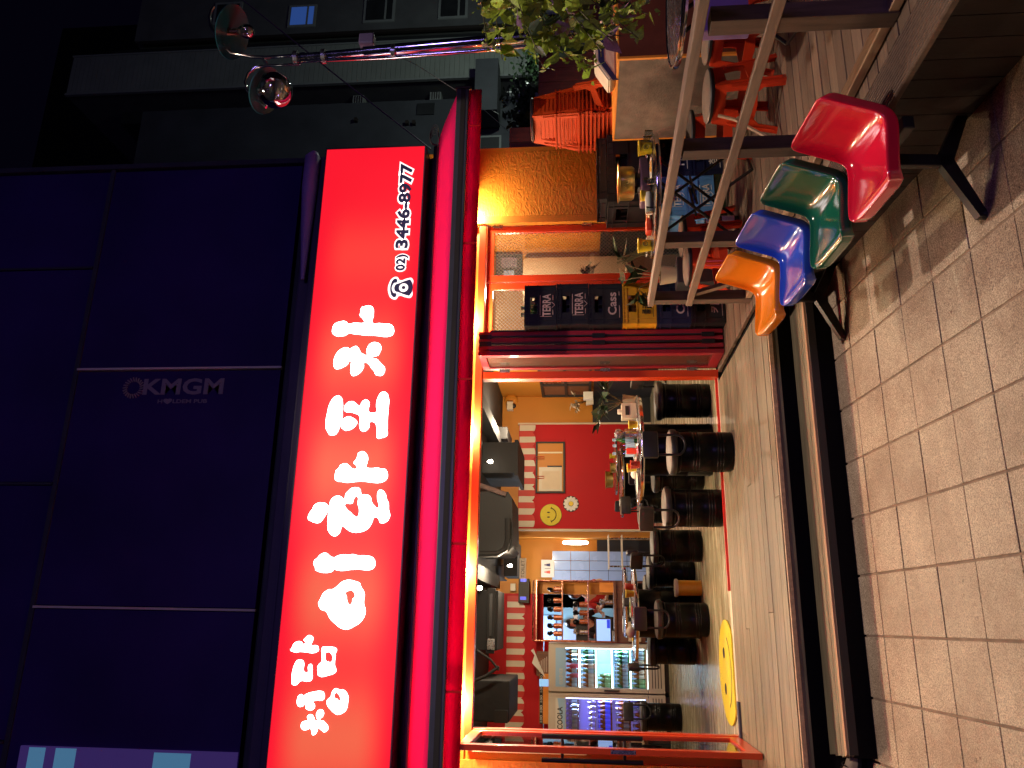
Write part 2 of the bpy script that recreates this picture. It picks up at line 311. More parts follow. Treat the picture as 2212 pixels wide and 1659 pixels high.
def darkglass():
    m, n, b = _mat('dark_facade_glass'); b.inputs['Base Color'].default_value = (.006, .003, .03, 1); b.inputs['Roughness'].default_value = .28; b.inputs['Specular IOR Level'].default_value = .6
    geo = n.nodes.new('ShaderNodeNewGeometry'); x = n.nodes.new('ShaderNodeTexNoise'); x.inputs['Scale'].default_value = .7; x.inputs['Detail'].default_value = 4; n.links.new(geo.outputs['Position'], x.inputs['Vector'])
    mi = n.nodes.new('ShaderNodeMix'); mi.data_type = 'RGBA'; mi.inputs['A'].default_value = (.012, .005, .055, 1); mi.inputs['B'].default_value = (.065, .03, .24, 1)
    n.links.new(x.outputs['Fac'], mi.inputs['Factor']); n.links.new(mi.outputs['Result'], b.inputs['Base Color']); return m
M['darkglass'] = darkglass()

# ------------------------------------------------------------------ mesh helpers
class MB:
    def __init__(s): s.b = bmesh.new()
    def box(s, x0, x1, y0, y1, z0, z1, bev=0, mi=0):
        r = bmesh.ops.create_cube(s.b, size=1, matrix=Matrix.Translation(((x0+x1)/2, (y0+y1)/2, (z0+z1)/2)) @ Matrix.Diagonal((abs(x1-x0), abs(y1-y0), abs(z1-z0), 1)))
        fs = set(f for v in r['verts'] for f in v.link_faces)
        for f in fs: f.material_index = mi
        if bev:
            es = list(set(e for v in r['verts'] for e in v.link_edges))
            q = bmesh.ops.bevel(s.b, geom=es, offset=bev, segments=2, affect='EDGES', profile=.6)
            for f in q['faces']: f.material_index = mi
        return s
    def obox(s, c, size, rot, bev=0):
        n0 = len(s.b.verts); s.box(-size[0]/2, size[0]/2, -size[1]/2, size[1]/2, -size[2]/2, size[2]/2, bev)
        s.b.verts.ensure_lookup_table(); m = Matrix.Translation(c) @ rot.to_matrix().to_4x4()
        for v in s.b.verts[n0:]: v.co = m @ v.co
        return s
    def cyl(s, c, r1, r2, h, seg=20, mi=0, cap=True, axis='Z'):
        m = Matrix.Translation(c)
        if axis == 'X': m = m @ Matrix.Rotation(pi/2, 4, 'Y')
        if axis == 'Y': m = m @ Matrix.Rotation(-pi/2, 4, 'X')
        m = m @ Matrix.Translation((0, 0, h/2))
        r = bmesh.ops.create_cone(s.b, cap_ends=cap, segments=seg, radius1=r1, radius2=r2, depth=h, matrix=m)
        for f in set(f for v in r['verts'] for f in v.link_faces): f.material_index = mi
        return s
    def lathe(s, prof, c=(0, 0, 0), seg=28, mi=0, close=True):
        c = Vector(c); rings = []
        for (r, z) in prof:
            if r < 1e-5: rings.append([s.b.verts.new(c+Vector((0, 0, z)))])
            else: rings.append([s.b.verts.new(c+Vector((r*cos(2*pi*k/seg), r*sin(2*pi*k/seg), z))) for k in range(seg)])
        for a, b_ in zip(rings, rings[1:]):
            for k in range(seg):
                k2 = (k+1) % seg
                if len(a) == 1 and len(b_) == 1: continue
                if len(a) == 1: f = s.b.faces.new((a[0], b_[k2], b_[k])) if False else s.b.faces.new((a[0], b_[k], b_[k2]))
                elif len(b_) == 1: f = s.b.faces.new((a[k], b_[0], a[k2])) if False else s.b.faces.new((a[k], a[k2], b_[0]))
                else: f = s.b.faces.new((a[k], a[k2], b_[k2], b_[k]))
                f.material_index = mi
        return s
    def tube(s, pts, r, seg=10, mi=0, cap=True, flat=None):
        pts = [Vector(p) for p in pts]; rs = r if isinstance(r, (list, tuple)) else [r]*len(pts); rings = []
        up = Vector((0, 0, 1)); prev = None
        for i, p in enumerate(pts):
            t = (pts[min(i+1, len(pts)-1)]-pts[max(i-1, 0)]).normalized()
            if prev is None:
                a = t.cross(up) if abs(t.dot(up)) < .95 else t.cross(Vector((1, 0, 0)))
            else: a = prev-t*prev.dot(t)
            a.normalize(); prev = a; b_ = t.cross(a).normalized()
            fl = flat or 1
            rings.append([s.b.verts.new(p+a*rs[i]*cos(2*pi*k/seg)+b_*rs[i]*fl*sin(2*pi*k/seg)) for k in range(seg)])
        for a, b_ in zip(rings, rings[1:]):
            for k in range(seg):
                f = s.b.faces.new((a[k], a[(k+1) % seg], b_[(k+1) % seg], b_[k])); f.material_index = mi
        if cap:
            for q in (rings[0], rings[-1]):
                try: s.b.faces.new(q).material_index = mi
                except Exception: pass
        return s
    def prism(s, pts, d, mi=0):
        """pts: 3-D outline; d: extrusion vector."""
        d = Vector(d); a = [s.b.verts.new(p) for p in pts]; b_ = [s.b.verts.new(Vector(p)+d) for p in pts]; n = len(a)
        s.b.faces.new(a).material_index = mi; s.b.faces.new(b_[::-1]).material_index = mi
        for k in range(n): s.b.faces.new((a[k], b_[k], b_[(k+1) % n], a[(k+1) % n])).material_index = mi
        return s
    def quad(s, *p, mi=0):
        s.b.faces.new([s.b.verts.new(q) for q in p]).material_index = mi; return s
    def sphere(s, c, r, seg=20, sc=(1, 1, 1), mi=0):
        q = bmesh.ops.create_uvsphere(s.b, u_segments=seg, v_segments=seg//2+2, radius=r, matrix=Matrix.Translation(c) @ Matrix.Diagonal((*sc, 1)))
        for f in set(f for v in q['verts'] for f in v.link_faces): f.material_index = mi
        return s
    def xf(s, m):
        for v in s.b.verts: v.co = m @ v.co
        return s
    def mesh(s, name, mats, smooth=None):
        bmesh.ops.recalc_face_normals(s.b, faces=s.b.faces)
        me = bpy.data.meshes.new(name); s.b.to_mesh(me); s.b.free()
        for m_ in (mats if isinstance(mats, (list, tuple)) else [mats]): me.materials.append(M[m_] if isinstance(m_, str) else m_)
        if smooth is not None:
            for p in me.polygons: p.use_smooth = True
            try: me.set_sharp_from_angle(angle=radians(smooth))
            except Exception: pass
        return me
    def build(s, name, mats, parent=None, smooth=None, loc=None, rot=None):
        return link(name, s.mesh(name, mats, smooth), parent, loc, rot)
def link(name, me, parent=None, loc=None, rot=None):
    o = bpy.data.objects.new(name, me); COL.objects.link(o)
    if parent: o.parent = parent
    if loc is not None: o.location = loc
    if rot is not None: o.rotation_euler = rot
    return o
def tag(o, label=None, cat=None, group=None, kind=None):
    if label: o['label'] = label
    if cat: o['category'] = cat
    if group: o['group'] = group
    if kind: o['kind'] = kind
    return o
def thing(name, label, cat, loc=(0, 0, 0), rz=0, group=None):
    o = bpy.data.objects.new(name, None); COL.objects.link(o); o.location = loc; o.rotation_euler = (0, 0, rz); o.empty_display_size = .1
    return tag(o, label, cat, group)
def dup(root, loc=None, rz=None, label=None, group=None, rot=None):
    def cp(o, par):
        c = o.copy(); COL.objects.link(c); c.parent = par
        for ch in list(o.children): cp(ch, c)
        return c
    r = cp(root, root.parent)
    if loc is not None: r.location = loc
    if rz is not None: r.rotation_euler = (0, 0, rz)
    if rot is not None: r.rotation_euler = rot
    if label: r['label'] = label
    if group: r['group'] = group
    return r
def struct(o): o['kind'] = 'structure'; return o

TB = {}
def text_mesh(s, mats, ex, ez, origin, w, h, depth=.004, offset=0, bold=0, name='lettering', box=None):
    """Letters fitted into a w x h box that starts at origin and runs along ex and ez."""
    cu = bpy.data.curves.new('t', 'FONT'); cu.body = s; cu.size = 1; cu.extrude = 0; cu.offset = bold; cu.resolution_u = 3
    o = bpy.data.objects.new('t', cu); COL.objects.link(o); bpy.context.view_layer.update()
    me = bpy.data.meshes.new_from_object(o.evaluated_get(bpy.context.evaluated_depsgraph_get()))
    bpy.data.objects.remove(o)
    xs = [v.co.x for v in me.vertices]; ys = [v.co.y for v in me.vertices]
    if not xs: return me
    x0, x1, y0, y1 = box or (min(xs), max(xs), min(ys), max(ys)); TB[s] = (x0, x1, y0, y1); ex = Vector(ex); ez = Vector(ez); n = ex.cross(ez).normalized()
    for v in me.vertices:
        v.co = Vector(origin)+ex*((v.co.x-x0)/(x1-x0)*w)+ez*((v.co.y-y0)/max(1e-6, (y1-y0))*h)+n*depth
    me.name = name; me.materials.clear(); me.materials.append(M[mats] if isinstance(mats, str) else mats)
    return me
def outline(name, outer, holes, mats, parent, extr=.006, bez=True):
    """Filled shape from outlines given in the local x-z plane, facing -y."""
    cu = bpy.data.curves.new(name, 'CURVE'); cu.dimensions = '2D'; cu.fill_mode = 'BOTH'; cu.extrude = extr; cu.resolution_u = 4
    for ring in [outer]+list(holes):
        if bez:
            sp = cu.splines.new('BEZIER'); sp.bezier_points.add(len(ring)-1)
            for p, q in zip(sp.bezier_points, ring): p.co = (q[0], q[1], 0); p.handle_left_type = p.handle_right_type = 'AUTO'
        else:
            sp = cu.splines.new('POLY'); sp.points.add(len(ring)-1)
            for p, q in zip(sp.points, ring): p.co = (q[0], q[1], 0, 1)
        sp.use_cyclic_u = True
    o = bpy.data.objects.new('c', cu); COL.objects.link(o); bpy.context.view_layer.update()
    me = bpy.data.meshes.new_from_object(o.evaluated_get(bpy.context.evaluated_depsgraph_get())); bpy.data.objects.remove(o)
    for v in me.vertices: v.co = Vector((v.co.x, -v.co.z, v.co.y))
    me.name = name; me.materials.clear(); me.materials.append(M[mats])
    return link(name, me, parent)

# ------------------------------------------------------------------ pavement (slopes down towards the road)
SL = .0794
def pz(y): return -.36+SL*(y+2.5)
g = MB(); g.quad((-40, -60, pz(-60)-.07), (40, -60, pz(-60)-.07), (40, -2.3, pz(-2.3)-.028), (-40, -2.3, pz(-2.3)-.028)); struct(g.build('pavement', 'joint'))
pav = bpy.data.objects['pavement']
g = MB(); g.quad((-60, -2.3, -.4), (60, -2.3, -.4), (60, 120, -.4), (-60, 120, -.4)); struct(g.build('ground', 'concretedark'))
tpx, tpy = .35, .3425
xs0 = .31-10*tpx; tm = {}
def tile_mesh(wd, dp):
    b = MB(); b.box(0, wd, -dp, 0, -.03, 0, .003); return b.mesh('tile', 'tile')
tm = tile_mesh(tpx-.013, tpy-.006)
gj = MB()
for k in range(18): # wider mortar lines running towards the shop
    x = xs0+k*tpx; gj.quad((x-.0075, -7.4, pz(-7.4)-.005), (x+.0075, -7.4, pz(-7.4)-.005), (x+.0075, -2.4, pz(-2.4)-.005), (x-.0075, -2.4, pz(-2.4)-.005))
gj.build('mortar_line', 'grout', pav)
for i in range(16):
    for j in range(15):
        yy = -2.305-j*tpy
        o = link('tile', tm, pav, (xs0+i*tpx+.0065, yy, pz(yy)+rnd.uniform(-.0015, .0015)), (math.atan(SL)+rnd.uniform(-.003, .003), rnd.uniform(-.003, .003), 0))
        o['kind'] = 'structure'

# ------------------------------------------------------------------ timber deck, step and terrace
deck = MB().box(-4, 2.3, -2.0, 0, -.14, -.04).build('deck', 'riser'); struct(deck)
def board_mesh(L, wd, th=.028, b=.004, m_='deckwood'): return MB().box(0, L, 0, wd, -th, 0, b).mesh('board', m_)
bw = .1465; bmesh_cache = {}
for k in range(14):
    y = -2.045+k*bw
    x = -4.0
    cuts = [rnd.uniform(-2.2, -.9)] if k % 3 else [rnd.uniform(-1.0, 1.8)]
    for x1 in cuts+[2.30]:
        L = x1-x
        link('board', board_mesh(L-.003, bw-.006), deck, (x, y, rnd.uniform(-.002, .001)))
        x = x1
MB().box(-4, 2.36, -2.075, -2.05, -.036, -.006, .003).build('edge_strip', 'palewood', deck)
MB().box(-4, 2.36, -2.068, -2.046, -.075, -.038, .002).build('edge_trim', 'deckwood', deck)
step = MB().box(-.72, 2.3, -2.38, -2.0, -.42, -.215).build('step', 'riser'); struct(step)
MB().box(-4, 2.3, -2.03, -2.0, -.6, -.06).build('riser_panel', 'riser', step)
for k, (ya, yb, m_, z) in enumerate(((-2.41, -2.385, 'railwood', -.192), (-2.382, -2.345, 'trimwood', -.18), (-2.342, -2.29, 'deckwood', -.181), (-2.286, -2.16, 'deckwood', -.18), (-2.156, -2.035, 'deckwood', -.181))):
    mb = MB(); a = .02*k; mb.prism([(-.69-a*.5, ya, z), (2.32, ya, z), (2.32, yb, z), (-.69-a*.5-.02, yb, z)], (0, 0, -.026)); mb.build('board', m_, step)
MB().box(-.70, 2.3, -2.416, -2.412, -.235, -.186).build('nosing', 'ink', step)

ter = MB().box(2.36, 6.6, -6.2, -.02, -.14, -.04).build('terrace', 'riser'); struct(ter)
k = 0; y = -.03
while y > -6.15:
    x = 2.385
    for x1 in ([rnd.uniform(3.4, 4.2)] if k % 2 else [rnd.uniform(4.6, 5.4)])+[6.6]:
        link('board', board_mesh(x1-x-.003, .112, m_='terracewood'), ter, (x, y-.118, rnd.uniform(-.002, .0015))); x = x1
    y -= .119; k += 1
# fluted border board along the terrace edge
def fluted(x0, x1, y0, y1, z, n=12):
    b = MB(); s = (x1-x0)/n; pts = []
    for i in range(n):
        a = x0+i*s; pts += [(a, z-.009), (a+s*.2, z), (a+s*.65, z), (a+s*.9, z-.009)]
    pts += [(x1, z-.03), (x0, z-.03)]
    b.prism([(p[0], y0, p[1]) for p in pts], (0, y1-y0, 0)); return b
fluted(2.165, 2.375, -6.2, -2.09, .004).build('edge_board', 'postwood', ter)
# skirting boards down to the pavement
yy = -2.42
while yy > -6.2:
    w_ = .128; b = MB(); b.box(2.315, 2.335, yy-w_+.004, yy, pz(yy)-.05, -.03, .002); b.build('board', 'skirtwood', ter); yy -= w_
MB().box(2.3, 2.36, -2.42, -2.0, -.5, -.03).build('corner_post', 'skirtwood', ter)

# ------------------------------------------------------------------ terrace railing
rl = thing('terrace_railing', 'weathered timber railing with two rails along the terrace edge behind the coloured seats', 'railing', (2.5, -3.2, 0))
def rbox(*a, **k):
    b = MB(); b.box(*a, **k); b.xf(Matrix.Translation((-2.5, 3.2, 0))); return b
for yp in (-4.68, -3.72, -2.65, -1.66):
    rbox(2.455, 2.535, yp-.045, yp+.045, 0, .775, .004).build('post', 'postwood', rl)
def rail(z0, z1, h, wd, name, ya=-6.0, yb=-1.60):
    b = MB(); bb = bmesh.ops
    b.box(2.445, 2.445+wd, ya, yb, -h, 0, .004)
    for v in b.b.verts:
        t = (v.co.y+4.8)/3.2; v.co.z += z0+(z1-z0)*t
    b.xf(Matrix.Translation((-2.5, 3.2, 0))); return b.build(name, 'railwood', rl)
rail(.845, .80, .045, .085, 'top_rail'); rail(.54, .50, .05, .035, 'middle_rail')
b = MB(); b.box(2.46, 2.53, -6.0, -1.7, .008, .05, .004); b.xf(Matrix.Translation((-2.5, 3.2, 0))); b.build('bottom_rail', 'palewood', rl)
b = MB(); b.obox((0, 3.2-1.86, .27), (.03, .05, .52), Euler((radians(-38), 0, 0))); b.build('brace', 'railwood', rl)

# ------------------------------------------------------------------ shop front walls
def wall(name, x0, x1, y0, y1, z0, z1, m_, parent=None):
    o = MB().box(x0, x1, y0, y1, z0, z1).build(name, m_, parent); return struct(o)
wall('wall', -6, -1.16, -.02, .2, -.04, 3.0, 'stucco')
wr = wall('wall', 4.14, 4.97, -.02, .2, -.04, 3.0, 'stucco')
MB().box(4.965, 5.02, -.02, .5, 0, 2.62).build('edge_trim', 'orangein', wr)
MB().box(4.06, 4.145, -.075, .03, -.0, 2.47, .006).build('jamb', 'orangein', wr)
wall('jamb_wall', -1.158, -.99, .03, .2, -.04, 2.6, 'orangein')
hd = wall('header', -1.158, 4.14, .0, .2, 2.405, 3.0, 'orangein')
MB().box(-1.157, 4.06, -.03, .0, 2.44, 2.60, .004).build('upper_trim', 'orangein', hd)
# door frame around the opening
df = thing('door_frame', 'orange red metal frame around the wide open shop front', 'door frame', (.7, 0, 0))
def dbox(n, *a, m_='frame', **k):
    b = MB(); b.box(*a, **k); b.xf(Matrix.Translation((-.7, 0, 0))); return b.build(n, m_, df)
dbox('head', -.99, 4.055, -.06, .06, 2.33, 2.402, bev=.004)
dbox('jamb', 2.335, 2.41, -.05, .06, .0, 2.328, bev=.004)
dbox('jamb', -.99, -.90, -.05, .06, .0, 2.328, bev=.004)
dbox('track', .31, 2.33, -.012, .012, .002, .024, m_='redtrack')
dbox('track', .31, 2.33, .03, .045, .002, .02, m_='redtrack')
dbox('sill', -.90, 2.33, -.035, .06, -.004, .003, m_='cream')
for z in (2.1, 1.1, .25): dbox('hinge', 2.40, 2.43, -.07, -.05, z-.05, z+.05, m_='steel')
# pale strip lamp cover left of the open door
MB().box(-1.09, -1.05, -.05, .0, 1.32, 2.32, .004).build('strip_cover', 'palestrip', hd)
# smiling round mat on the threshold
mt = thing('door_mat', 'large yellow smiling face mat lying on the threshold by the open door', 'mat', (-.4, .04, .004))
pts = [(.46*cos(a), .30+.44*sin(a)) for a in [2*pi*k/48 for k in range(48)]]
pts = [(x, max(y, .0)) for x, y in pts]
b = MB(); b.prism([(x, y, .0) for x, y in pts], (0, 0, .012)); b.build('disc', 'smileyellow', mt)
for s in (-1, 1):
    b = MB(); b.cyl((.16*s, .43, .0125), .05, .05, .0015, 18); b.xf(Matrix.Diagonal((1, 1, 1, 1))); b.build('eye', 'ink', mt)
b = MB(); arc = [(.33*sin(t), .36-.27*cos(t)) for t in [radians(-66+132*k/24) for k in range(25)]]
for p, q in zip(arc, arc[1:]):
    d = Vector((q[0]-p[0], q[1]-p[1])).normalized()*0; n_ = Vector((-(q[1]-p[1]), q[0]-p[0])).normalized()*.010
    b.quad((p[0]-n_.x, p[1]-n_.y, .0135), (q[0]-n_.x, q[1]-n_.y, .0135), (q[0]+n_.x, q[1]+n_.y, .0135), (p[0]+n_.x, p[1]+n_.y, .0135))
b.build('mouth', 'ink', mt)
# small grey threshold plate
tag(MB().box(-.98, -.62, -.13, -.06, .0, .02, .004).build('threshold_plate', 'bluegrey'), 'short grey metal plate on the deck in front of the yellow mat', 'plate')

# ------------------------------------------------------------------ glazed door panels
def glazed(name, label, loc, rz, wd, h, m_glass, parent=None, cat='door', t=.045, fr=.075, group=None, mid=None):
    o = thing(name, label, cat, loc, rz, group) if parent is None else parent
    b = MB()
    for a in ((0, fr, 0, h), (wd-fr, wd, 0, h), (fr, wd-fr, 0, fr*1.15), (fr, wd-fr, h-fr, h)):
        b.box(a[0], a[1], -t/2, t/2, a[2], a[3], .004)
    return o, b
def door_panel(name, label, loc, rz, wd, h, gl, **k):
    o, b = glazed(name, label, loc, rz, wd, h, gl, **k); fr = k.get('fr', .075)
    b.build('frame', 'frame', o)
    MB().box(fr, wd-fr, -.004, .004, fr*1.15, h-fr).build('glass', gl, o); return o
# the entrance door stands open at a right angle
ed = door_panel('entrance_door', 'orange red glass door swung open at the left of the shop front with long black bar handles', (-.93, -.05, .01), -pi/2, .90, 2.31, 'pane', fr=.085)
for s in (1, -1):
    x, y = .80, s*.085
    MB().cyl((x, y, .88), .019, .019, .78, 14).build('handle', 'blackmetal', ed, smooth=40)
    for z in (1.02, 1.50): MB().cyl((x, s*.02, z), .012, .012, s*.066, 10, axis='Y').build('handle_mount', 'blackmetal', ed)
MB().box(.897, .902, -.015, .015, .94, 1.13).build('lock_plate', 'steel', ed)
# fixed glazed doors on the right
door_panel('glass_door', 'narrow orange framed wired glass door right of the crate stack, next to the orange wall', (3.405, .0, .01), 0, .645, 2.31, 'wirepane')
for z in (2.2, 1.25, .4):
    MB().box(.625, .66, -.045, -.025, z-.05, z+.05).build('hinge', 'steel', bpy.data.objects['glass_door'])
door_panel('glass_door', 'orange framed wired glass door partly hidden behind the stack of beer crates', (2.76, .0, .01), 0, .635, 2.31, 'wirepane')
# folded door leaves
fd = thing('folding_door', 'red folding glass doors in painted shade, pushed together beside the stack of beer crates', 'door', (2.42, 0, .01))
xx = [.035, .095, .17, .235]
for i, x in enumerate(xx):
    b = MB(); t = .042
    for a in ((0, .07, 0, 2.31), (.40, .47, 0, 2.31), (.07, .40, 0, .09), (.07, .40, 2.24, 2.31)):
        b.box(x-t/2, x+t/2, -a[1]-.01, -a[0]-.01, a[2], a[3], .004)
    lf = b.build('leaf', 'frameshaded', fd)
    MB().box(x-.004, x+.004, -.41, -.08, .09, 2.24).build('glass', 'wirepane2', lf)
for x in (.13, .20):
    for z in (2.24, 1.16, .14): MB().box(x-.022, x+.022, -.497, -.482, z-.06, z+.06, .004).build('hinge', 'blackmetal', fd)
for x in (.065, .135, .205, .262):
    MB().box(x-.006, x+.006, -.486, -.47, .15, 2.2).build('gasket', 'black', fd)

# ------------------------------------------------------------------ interior shell
fl = MB(); fl.quad((-3, .06, -.002), (4.35, .06, -.002), (4.35, 9, -.002), (-3, 9, -.002)); struct(fl.build('floor', 'intfloor'))
ce = MB(); ce.box(-3, 4.5, .2, 9, 2.9, 3.0); struct(ce.build('ceiling', 'ceiling'))
wall('wall_right', 4.31, 4.4, .2, 7.5, 0, 2.9, 'orangein')
wall('wall_back', 1.55, 4.31, 7.5, 7.6, 0, 2.9, 'orangein')
wall('wall_passage', .3, 1.8, 8.6, 8.7, 0, 2.9, 'orangein')
wall('wall_passage', 1.62, 1.70, 7.6, 8.6, 0, 2.9, 'orangein')
wall('wall_left', -3, -2.9, .2, 8.7, 0, 2.9, 'orangein')
wall('wall_kitchen', -2.9, .65, 8.6, 8.7, 0, 2.9, 'kitchenblue')
bw_ = wall('wall_base', 3.74, 4.30, 7.44, 7.5, 0, 1.12, 'darkwall'); wall('wall_base', 4.27, 4.31, .25, 7.44, 0, 1.1, 'darkwall'); wall('wall_base', .7, 1.62, 8.56, 8.6, 0, 1.05, 'darkwall')
# red awning-painted wall panel
rp = thing('red_wall_panel', 'big red cloth wall panel with a striped scalloped awning border', 'wall panel', (2.68, 7.44, 0))
MB().box(-.98, 1.04, -.03, .06, .0, 2.555).build('cloth', 'redwall', rp)
MB().box(1.04, 1.075, -.04, .06, 0, 2.58).build('edging', 'beige', rp); MB().box(-1.015, -.98, -.04, .06, 0, 2.58).build('edging', 'beige', rp)
def scallops(parent, x0, x1, y, z0, z1, n, first=True, P=None):
    """Vertical white and red stripes whose lower edge is cut in a row of round scallops."""
    s = (x1-x0)/n; P = P or s*2.27; am = (z1-z0)*.22
    def zz(x):
        t = ((x-x0+P*.1) % P)/P*2-1; return z0+am*(1-math.sqrt(max(0, 1-t*t)))
    for i in range(n):
        a = x0+i*s; ks = sorted(set([a+s*k/8 for k in range(9)]+[c+e for c in [x0-P*.1+P*m for m in range(40)] for e in (-.001, .001) if a < c+e < a+s]))
        pts = [(a, z1), (a+s, z1)]+[(x, zz(x)) for x in reversed(ks)]
        w_ = (i % 2 == 0) == first
        MB().prism([(p[0], y, p[1]) for p in pts], (0, -.006 if w_ else -.004, 0)).build('white_stripe' if w_ else 'red_stripe', 'cream' if w_ else 'redstripe', parent)
scallops(rp, -.95, 1.03, -.032, 2.235, 2.545, 17)
# framed serving hatch in the red panel
ht = thing('serving_hatch', 'dark framed opening in the red panel showing an orange room', 'hatch', (2.87, 7.40, 1.66))
for a in ((-.50, .50, 0, .035), (-.50, .50, .53, .565), (-.50, -.47, .035, .53), (.47, .50, .035, .53)): MB().box(a[0], a[1], -.03, .02, a[2], a[3]).build('frame', 'ink', ht)
MB().box(-.47, .47, -.0, .01, .035, .53).build('back_panel', 'orangein', ht)
MB().box(-.46, .0, -.02, -.005, .06, .50).build('white_cabinet', 'cream', ht); MB().box(-.42, -.08, -.026, -.021, .10, .44).build('cabinet_door', 'beige', ht)
MB().box(.0, .03, -.02, -.005, .06, .34).build('dark_gap', 'ink', ht)
MB().box(.27, .30, -.02, -.005, .05, .52).build('post', 'palestrip', ht)
for x in (-.2, .18): MB().tube([(x-.02, -.03, .56), (x-.02, -.035, .40), (x+.02, -.035, .40), (x+.02, -.03, .56)], .006, 6).build('red_string', 'redwall', ht)
# smiling badge and daisy
def badge(name, label, c, r, y):
    return thing(name, label, 'wall sign', (c[0], y, c[1]))
sm = badge('smile_sign', 'round yellow smiling face sign on the red wall', (1.96, 1.93), .2, 7.40)
MB().cyl((0, 0, 0), .20, .20, -.02, 40, axis='Y').build('disc', 'smileyellow', sm); MB().cyl((0, .003, 0), .207, .207, .01, 40, axis='Y').build('rim', 'ink', sm)
for s in (-1, 1): MB().sphere((s*.045, -.022, .045), .02, 12, (.6, .2, 1.5)).build('eye', 'ink', sm)
MB().tube([(.13*sin(t), -.023, .03-.13*cos(t)-.0) for t in [radians(-72+144*k/16) for k in range(17)]], .008, 6).build('mouth', 'ink', sm)
for s in (-1, 1): MB().tube([(s*.105, -.023, .0), (s*.145, -.023, -.012)], .006, 5).build('mouth_end', 'ink', sm)
ds = badge('daisy_sign', 'white daisy shaped sign with yellow centre on the red wall', (2.17, 1.55), .15, 7.40)
MB().cyl((0, .003, 0), .152, .152, .012, 30, axis='Y').build('backing', 'ink', ds)
pm = MB(); pm.sphere((0, 0, .095), .05, 12, (.62, .18, 1)); pmm = pm.mesh('petal', 'white', 60)
for k in range(12): link('petal', pmm, ds, (0, -.012, 0), (0, 2*pi*k/12, 0))
MB().cyl((0, -.024, 0), .043, .043, -.006, 20, axis='Y').build('centre', 'plastic_yellow', ds)
# interior window in the right wall (dark)
iw = thing('side_window', 'dark framed window high on the orange side wall inside', 'window', (4.27, 6.3, 1.15))
MB().box(0, .03, -1.2, 1.0, 0, .95).build('pane', 'woodbrown', iw)
for a in ((-1.2, -1.14), (-.5, -.44), (.2, .26), (.94, 1.0)): MB().box(-.03, 0, a[0], a[1], 0, .95).build('frame', 'ink', iw)
for z in (0, .45, .9): MB().box(-.032, -.001, -1.2, 1.0, z, z+.05).build('frame', 'ink', iw)
MB().box(-.004, .0, -.42, .18, .55, .85).build('pane', 'copper', iw)

def pbox(xa, xb, ya, yb, Y, dep, name, m_, parent=None, bev=0, label=None, cat=None, group=None):
    """Box with its front at depth Y that spans the photo's x range (height) and y range (width)."""
    xm, ym = (xa+xb)/2, (ya+yb)/2
    z1, z0 = at(xa, ym, Y=Y).z, at(xb, ym, Y=Y).z; x1, x0 = at(xm, ya, Y=Y).x, at(xm, yb, Y=Y).x
    b = MB(); b.box(x0, x1, Y, Y+dep, z0, z1, bev)
    if parent: b.xf(Matrix.Translation(-Vector(parent.location)))
    o = b.build(name, m_, parent)
    if label: tag(o, label, cat, group)
    return o
# ------------------------------------------------------------------ ceiling fittings of the room
dk = thing('ceiling_duct', 'dark grey boxy duct hanging at the right part of the room ceiling', 'duct', (2.6, 5, 2.8))
pbox(1028, 1116, 955, 1022, 4.6, 1.3, 'box', 'duct', dk, .01); pbox(1111, 1119, 950, 1027, 4.55, 1.4, 'rim', 'ceiling', dk)
dk = thing('ceiling_duct', 'large rounded dark duct in the middle of the room ceiling', 'duct', (1.6, 4.2, 2.7))
b = MB(); P_ = [at(x, y, Y=4.2) for x, y in ((1028, 1062), (1098, 1062), (1106, 1075), (1108, 1180), (1098, 1192), (1028, 1194))]
b.prism([p-Vector(dk.location) for p in P_], (0, 1.2, 0)); b.build('box', 'duct', dk)
b = MB(); b.tube([at(x, y, Y=4.15)-Vector(dk.location) for x, y in ((1028, 1045), (1060, 1056), (1093, 1068))], .035, 8); b.build('pipe', 'ductpipe', dk)
b = MB(); b.tube([at(x, y, Y=4.1)-Vector(dk.location) for x, y in ((1030, 1198), (1075, 1197), (1092, 1186), (1097, 1165), (1097, 1120))], .045, 8); b.build('pipe', 'duct', dk)
dk = thing('ceiling_duct', 'dark duct box at the left end of the room ceiling', 'duct', (-.8, 3.2, 2.6))
pbox(1020, 1100, 1470, 1560, 3.2, 1.4, 'box', 'ceiling', dk, .02); pbox(1068, 1096, 1535, 1562, 3.1, .1, 'box', 'duct', dk)
b = MB(); b.tube([at(x, y, Y=3.0)-Vector(dk.location) for x, y in ((1026, 1470), (1050, 1460), (1078, 1440))], .02, 8); b.build('pipe', 'duct', dk)
b = MB(); b.tube([at(x, y, Y=3.0)-Vector(dk.location) for x, y in ((1030, 1405), (1060, 1425), (1078, 1448))], .015, 8); b.build('pipe', 'duct', dk)
pbox(1058, 1096, 922, 948, 5.6, .9, 'ceiling_box', 'ceiling', None, .01, 'black equipment box under the ceiling near the dome camera', 'box')
sp = pbox(1049, 1059, 901, 917, 4.2, .1, 'wall_speaker', 'bluegrey', None, .006, 'small dark speaker hanging from the ceiling at the right', 'speaker')
ac = thing('ceiling_air_conditioner', 'black ceiling air conditioner with a pale metal frame above the drinks fridges', 'air conditioner', (-.1, 3.6, 2.6))
pbox(1022, 1075, 1275, 1405, 3.8, .9, 'body', 'ceiling', ac, .01)
pbox(1051, 1069, 1270, 1412, 3.7, .05, 'frame', 'duct', ac, .01); pbox(1056, 1064, 1282, 1375, 3.68, .03, 'slot', 'black', ac, .004); pbox(1052, 1068, 1380, 1404, 3.66, .03, 'louver', 'steel', ac, .004)
